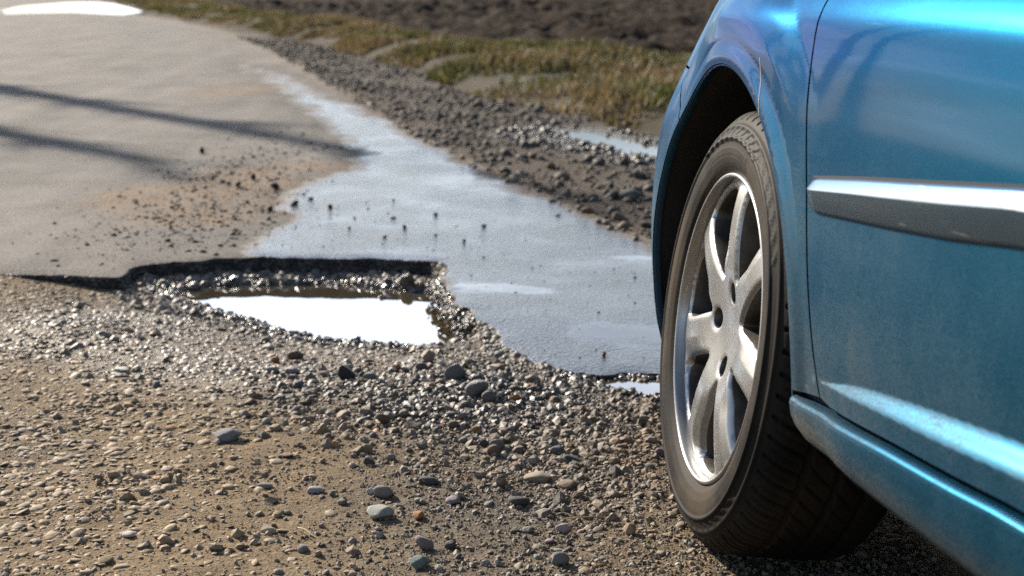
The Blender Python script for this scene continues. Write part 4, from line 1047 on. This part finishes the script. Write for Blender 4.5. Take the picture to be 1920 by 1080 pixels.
# (x, y, width, height, shape, colour, tilt, label)
NAMED = [
 (-.196,2.033,.0502,.0243,'a','lg',0,'largest pale grey angular stone on the open sandy ground'),
 (-.202,2.119,.0319,.0185,'r','g',0,'lumpy grey stone with a tiny white pebble touching it'),
 (-.225,2.132,.0135,.0101,'r','pale',0,'tiny white pebble touching a lumpy grey stone'),
 (-.130,1.847,.0319,.0185,'a','bg',0,'blue-grey stone at the bottom edge of the sand'),
 (-.126,1.913,.0283,.0214,'a','g',0,'blocky grey stone beside a flat slate-dark stone'),
 (-.087,1.915,.0214,.0107,'r','dk',0,'flat slate-dark stone beside a blocky grey stone'),
 (.067,1.854,.0268,.0193,'r','bg',0,'smooth blue-grey stone closest to the tyre contact patch'),
 (-.036,1.850,.0126,.0082,'r','lg',0,'small light grey pebble between two blue-grey stones'),
 (.041,2.192,.0494,.0139,'r','tan',0,'long flat tan stone lying in the grit'),
 (.090,2.151,.0409,.0153,'a','br',0,'dark brown earthy lump beside the flat tan stone'),
 (.011,2.079,.0372,.0165,'a','dk',0,'dark grey split stone in the grit below the flat tan one'),
 (-.090,2.088,.0290,.0116,'r','g',0,'low flat grey stone among sparse grit'),
 (-.140,2.028,.0202,.0161,'a','or_',0,'orange-brown stone next to the largest pale grey one'),
 (-.134,2.172,.0327,.0138,'r','dk',0,'low dark stone alone on bare sand'),
 (.076,1.974,.0268,.0142,'r','lg',0,'light grey stone half buried in grit near the tyre'),
 (.172,1.959,.0219,.0172,'a','tan',.5,'pale tan stone propped on edge beside the tyre'),
 (.024,1.970,.0189,.0094,'r','g',0,'small grey stone beside a half-buried light grey one'),
 (-.238,2.263,.0214,.0134,'a','dk',0,'dark grey stone casting a shadow on smooth sand'),
 (-.204,2.284,.0162,.0117,'r','g',0,'small round grey stone near a dark one on sand'),
 (-.026,2.344,.0286,.0203,'r','bg',0,'smooth blue-grey cobble touching a smaller round stone'),
 (-.049,2.356,.0167,.0139,'r','dk',0,'small round dark stone touching the smooth blue-grey cobble'),
 (.077,2.334,.0239,.0138,'r','bg',0,'smooth dark pebble in a pair near the tyre'),
 (.056,2.360,.0204,.0111,'r','g',0,'greyer pebble in a pair near the tyre'),
 (.102,2.292,.0335,.0127,'a','dk',0,'flat dark stone just below a pair of smooth pebbles'),
 (-.069,2.632,.0513,.0300,'r','g',.55,'long grey stone tilted upward on the gravel ridge'),
 (-.044,2.594,.0285,.0224,'r','bg',.2,'smaller grey stone leaning against the long tilted one'),
 (-.115,2.750,.0461,.0354,'r','bg',0,'largest rounded blue-grey stone on the gravel ridge'),
 (-.177,2.888,.0337,.0292,'a','tan',.3,'pointed tan stone at the near rim of the puddle'),
 (-.243,2.858,.0244,.0200,'r','or_',0,'round orange-tan pebble near the rim of the puddle'),
 (-.336,2.777,.0389,.0324,'a','bk',0,'jagged black lump of asphalt on the gravel'),
 (-.186,2.820,.0286,.0198,'r','dk',0,'round dark stone in front of the pointed tan one'),
 (.035,2.715,.0233,.0212,'a','tan',0,'tan stone at the corner of the asphalt tongue'),
 (.007,2.609,.0204,.0153,'r','or_',0,'orange pebble on the gravel ridge'),
 (-.066,2.439,.0153,.0124,'r','or_',0,'small orange pebble in dark gravel below the ridge'),
 (-.235,2.477,.0262,.0233,'a','br',.2,'upright dark brown stone at the edge of the gravel'),
 (-.198,2.517,.0237,.0138,'r','g',0,'smooth grey pebble just above the upright brown stone'),
 (-.105,2.459,.0232,.0164,'r','br',0,'brown pebble in the dark gravel below the ridge'),
 (-.032,2.418,.0171,.0152,'r','bg',0,'small round greenish-grey pebble above the blue-grey cobble'),
 (.195,2.912,.0113,.0113,'a','rd',0,'small reddish stone alone on the wet asphalt tongue'),
 (-.501,2.383,.0543,.0225,'a','g',0,'flat-topped grey stone alone on the smooth tan mud'),
 (-.514,2.362,.0121,.0093,'r','pale',0,'white pebble in front of the flat-topped grey stone'),
 (-.557,1.946,.0233,.0070,'r','pale',0,'thin pale pebble bedded flat in mud'),
 (-.312,2.138,.0305,.0110,'r','lg',0,'flat oval light grey stone on bare mud'),
 (-.395,2.156,.0239,.0077,'r','g',0,'thin oval grey pebble on bare mud'),
 (-.471,2.983,.0382,.0208,'r','br',0,'brown rounded stone on the bank of the puddle'),
 (-.505,2.929,.0193,.0148,'r','or_',0,'orange pebble beside a brown stone on the bank'),
 (-.615,3.042,.0141,.0106,'r','or_',0,'tiny orange pebble high on the puddle bank'),
 (-.546,3.093,.0335,.0120,'r','pale',0,'flat pale wet pebble on the puddle bank'),
 (-.454,2.823,.0330,.0154,'r','lg',0,'light grey pebble in a pair below the puddle bank'),
 (-.493,2.825,.0286,.0143,'r','g',0,'mid grey pebble in a pair below the puddle bank'),
 (-.809,2.840,.0364,.0088,'r','pale',0,'long thin pale pebble bedded in the packed gravel'),
 (-.288,3.800,.0429,.0429,'r','br',.1,'big brown cobble at the foot of the pothole wall'),
 (-.251,3.790,.0286,.0243,'r','tan',0,'tan stone leaning on the big brown cobble'),
 (-.336,3.700,.0470,.0300,'a','lg',.2,'pale angular stone standing in the puddle'),
 (-.797,3.725,.0466,.0130,'r','bg',0,'flat wet slab lying in the shallow end of the puddle'),
 (-.751,3.795,.0335,.0140,'r','lg',0,'pale stone at the waterline below the pothole wall'),
 (-2.90,18.9,.16,.09,'a','pale',0,'white stone in the grass verge far up the road'),
 (.429,5.20,.1117,.0450,'a','dk',0,'long dark slab of broken asphalt on the dirt shoulder'),
 (.518,5.79,.0479,.0392,'a','dk',0,'dark stone higher up the dirt shoulder'),
 (.361,4.69,.0497,.0320,'a','br',0,'brown stone at the edge of the wet asphalt'),
]
def surface_z(x, y):
    x = np.array([x]); y = np.array([y])
    if poly_sd(ROAD_Q, x, y)[0] < -.01: return float(asphalt_z(x, y)[0])
    return float(ground_final(x, y)[0][0])
placed = []
def place(me, name, x, y, w, h, col, tilt, yaw, label, group=None, wet=None, sink=.28):
    o = link_obj(name, me); a = w / 2; hz = h * .62
    o.scale = (a, a * random.uniform(.65, .85), hz); o.rotation_euler = (random.uniform(-.1, .1), -tilt, yaw)
    o.location = (x, y, surface_z(x, y) + hz * (1 - 2 * sink) + (.2 * tilt * a))
    if wet is None: wet = float(earth_tint(np.array([x]), np.array([y]))[1][0]) * .8
    o.color = (*[min(1, c * random.uniform(.9, 1.1)) for c in col], wet); placed.append((x, y, a))
    return tag(o, label, 'stone', group)
for i, (x, y, w, h, sh, cl, tl, lab) in enumerate(NAMED):
    place((ANG if sh == 'a' else RND)[i % 6], 'stone', x, y, w, h, CL[cl], tl, random.uniform(-.3, .3), lab, sink=.2)
def group_stones(n, xs, wr, flat, meshes, label, group, cond=None):
    c = 0; tries = 0
    while c < n and tries < n * 60:
        tries += 1
        x = random.uniform(*xs[0]); y = random.uniform(*xs[1]); w = wr[0] * (wr[1] / wr[0]) ** (random.random() ** 1.8)
        X1, Y1 = np.array([x]), np.array([y])
        if poly_sd(ROAD_Q, X1, Y1)[0] < .03 or poly_sd(POOL, X1, Y1)[0] < .02 or poly_sd(POOL2, X1, Y1)[0] < .02: continue
        if cond is not None and random.random() > cond(X1, Y1)[0]: continue
        if any((x - p) ** 2 + (y - q) ** 2 < (a + w * .55) ** 2 for p, q, a in placed): continue
        if math.hypot(x - .33, y - 1.93) < .10 + w: continue
        k = int(rng.choice(len(PAL), p=PW)); f = random.uniform(*flat)
        place(random.choice(meshes), 'stone', x, y, w, w * f, PAL[k] * random.uniform(.75, 1.2), random.uniform(-.2, .2), random.uniform(0, 6.28), label, group); c += 1
group_stones(95, ((-.75, .30), (2.2, 3.12)), (.012, .030), (.45, .8), ANG2 + RND2, 'loose wet stone among the dark gravel before the pothole', 'stones in the dark gravel before the pothole', d_ridge)
group_stones(42, ((-.35, .22), (1.72, 2.2)), (.009, .021), (.35, .65), ANG2 + RND2, 'small dry stone on the sandy ground by the tyre', 'stones on the sandy ground by the tyre')
group_stones(68, ((-1.25, -.35), (1.72, 3.5)), (.012, .028), (.14, .30), RND2, 'flat pebble bedded in the packed tan mud', 'flat pebbles in the packed mud', d_left)
group_stones(26, ((-1.0, -.2), (3.74, 3.9)), (.016, .036), (.5, .8), ANG2 + RND2, 'wet stone on the slope under the dark pothole wall', 'stones under the pothole wall')
# ---- clods on the road
clods = [(-1.377,6.306,.036,.028),(-.876,5.226,.040,.026),(-1.004,5.477,.032,.024),(-1.026,5.288,.027,.022),(-.819,4.74,.036,.018),(-.747,4.862,.028,.018),(-.618,4.788,.018,.015)]
for _ in range(58):
    for _t in range(30):
        x, y = random.gauss(-1.1, .16), random.gauss(5.45, .75)
        if _ > 44: x, y = random.gauss(-.45, .35), random.gauss(4.4, .3)
        if poly_sd(ROAD_Q, np.array([x]), np.array([y]))[0] < -.05: break
    clods.append((x, y, random.uniform(.010, .026), random.uniform(.005, .011)))
for i, (x, y, w, h) in enumerate(clods):
    o = place(random.choice(ANG2), 'clod', x, y, w, h, (.032, .027, .023), 0, random.uniform(0, 6.28), 'dark clod of dirt lying on the road beyond the pothole', 'dark clods on the road', 0.0, .15)
    o['category'] = 'clod'
# ---- dry straws
M_STRAW = simple('dry_straw', (0.42, 0.33, 0.18), 0.7)
def straw(pts, r, label):
    P = [Vector((x, y, surface_z(x, y) + dz)) for x, y, dz in pts]; rows = []
    for k, p in enumerate(P):
        q = r * (1 - .5 * k / len(P)); rows.append([(p.x + q * math.cos(a) * .6, p.y + q * math.cos(a) * .8, p.z + q * math.sin(a)) for a in np.linspace(0, 2 * math.pi, 6, endpoint=False)])
    o = loft('straw', rows, M_STRAW, None, True); tag(o, label, 'straw')
straw([(-.318, 1.985, .004), (-.305, 1.965, .010), (-.285, 1.945, .006)], .0011, 'short dry straw on the bare mud')
straw([(.10, 1.80, .003), (.112, 1.815, .012), (.13, 1.84, .005)], .0012, 'pale straw stuck in the sand near the tyre')
straw([(.075, 2.005, .006), (.105, 2.0, .010), (.135, 2.012, .006), (.15, 2.03, .004)], .0010, 'thin curved straw lying across grit')

# ------------------------------------------------------------------ roadside trees off to the left: they throw the shadow bands over the road
M_BARK = simple('tree_bark', (0.075, 0.06, 0.045), 0.9, 0, .3, 12, .6)
def tree(x, y, h, r, label, seed):
    R = random.Random(seed); root = empty('tree'); root.location = (x, y, -.05); tag(root, label, 'tree', None)
    V, F = [], []
    def limb(p, d, L, r0, r1, segs=6, wob=.09):
        c = []; q = Vector(p); d = Vector(d).normalized()
        for k in range(segs + 1):
            f = k / segs; rr = r0 + (r1 - r0) * f; u = d.orthogonal().normalized(); w = d.cross(u); b = len(V)
            for a in range(7): V.append(q + u * rr * math.cos(a * .8976) + w * rr * math.sin(a * .8976))
            if k:
                for a in range(7): F.append((b - 7 + a, b - 7 + (a + 1) % 7, b + (a + 1) % 7, b + a))
            c.append((q.copy(), d.copy(), rr)); q = q + d * L / segs; d = (d + Vector((R.gauss(0, wob), R.gauss(0, wob), R.gauss(.03, .05)))).normalized()
        return c
    tr = limb((0, 0, 0), (R.gauss(0, .03), R.gauss(0, .03), 1), h, r, r * .35, 10, .02)
    trunk = new_mesh('trunk', [tuple(v) for v in V], F, M_BARK, root); V, F = [], []
    for q, d, rr in tr[3:]:
        for _ in range(5):
            a = R.uniform(0, 6.28); L = R.uniform(.5, 1.0) * h * .085
            br = limb(q, (math.cos(a), math.sin(a), R.uniform(.9, 1.8)), L, rr * .4, .008, 4)
            for q2, d2, r2 in br[1:]:
                for _k in range(2):
                    limb(q2, (d2 + Vector((R.gauss(0, .6), R.gauss(0, .6), R.gauss(.1, .4)))), L * R.uniform(.3, .6), r2 * .5 + .003, .003, 3)
    new_mesh('crown', [tuple(v) for v in V], F, M_BARK, root)
tree(-9.2, 14.4, 6.3, .25, 'bare roadside tree whose shadow reaches the debris on the road', 1)
tree(-9.9, 17.3, 8.4, .22, 'slimmer bare tree further along the road edge', 2)
tree(-14.2, 24.6, 7.0, .28, 'bare tree beside the distant puddle', 3)
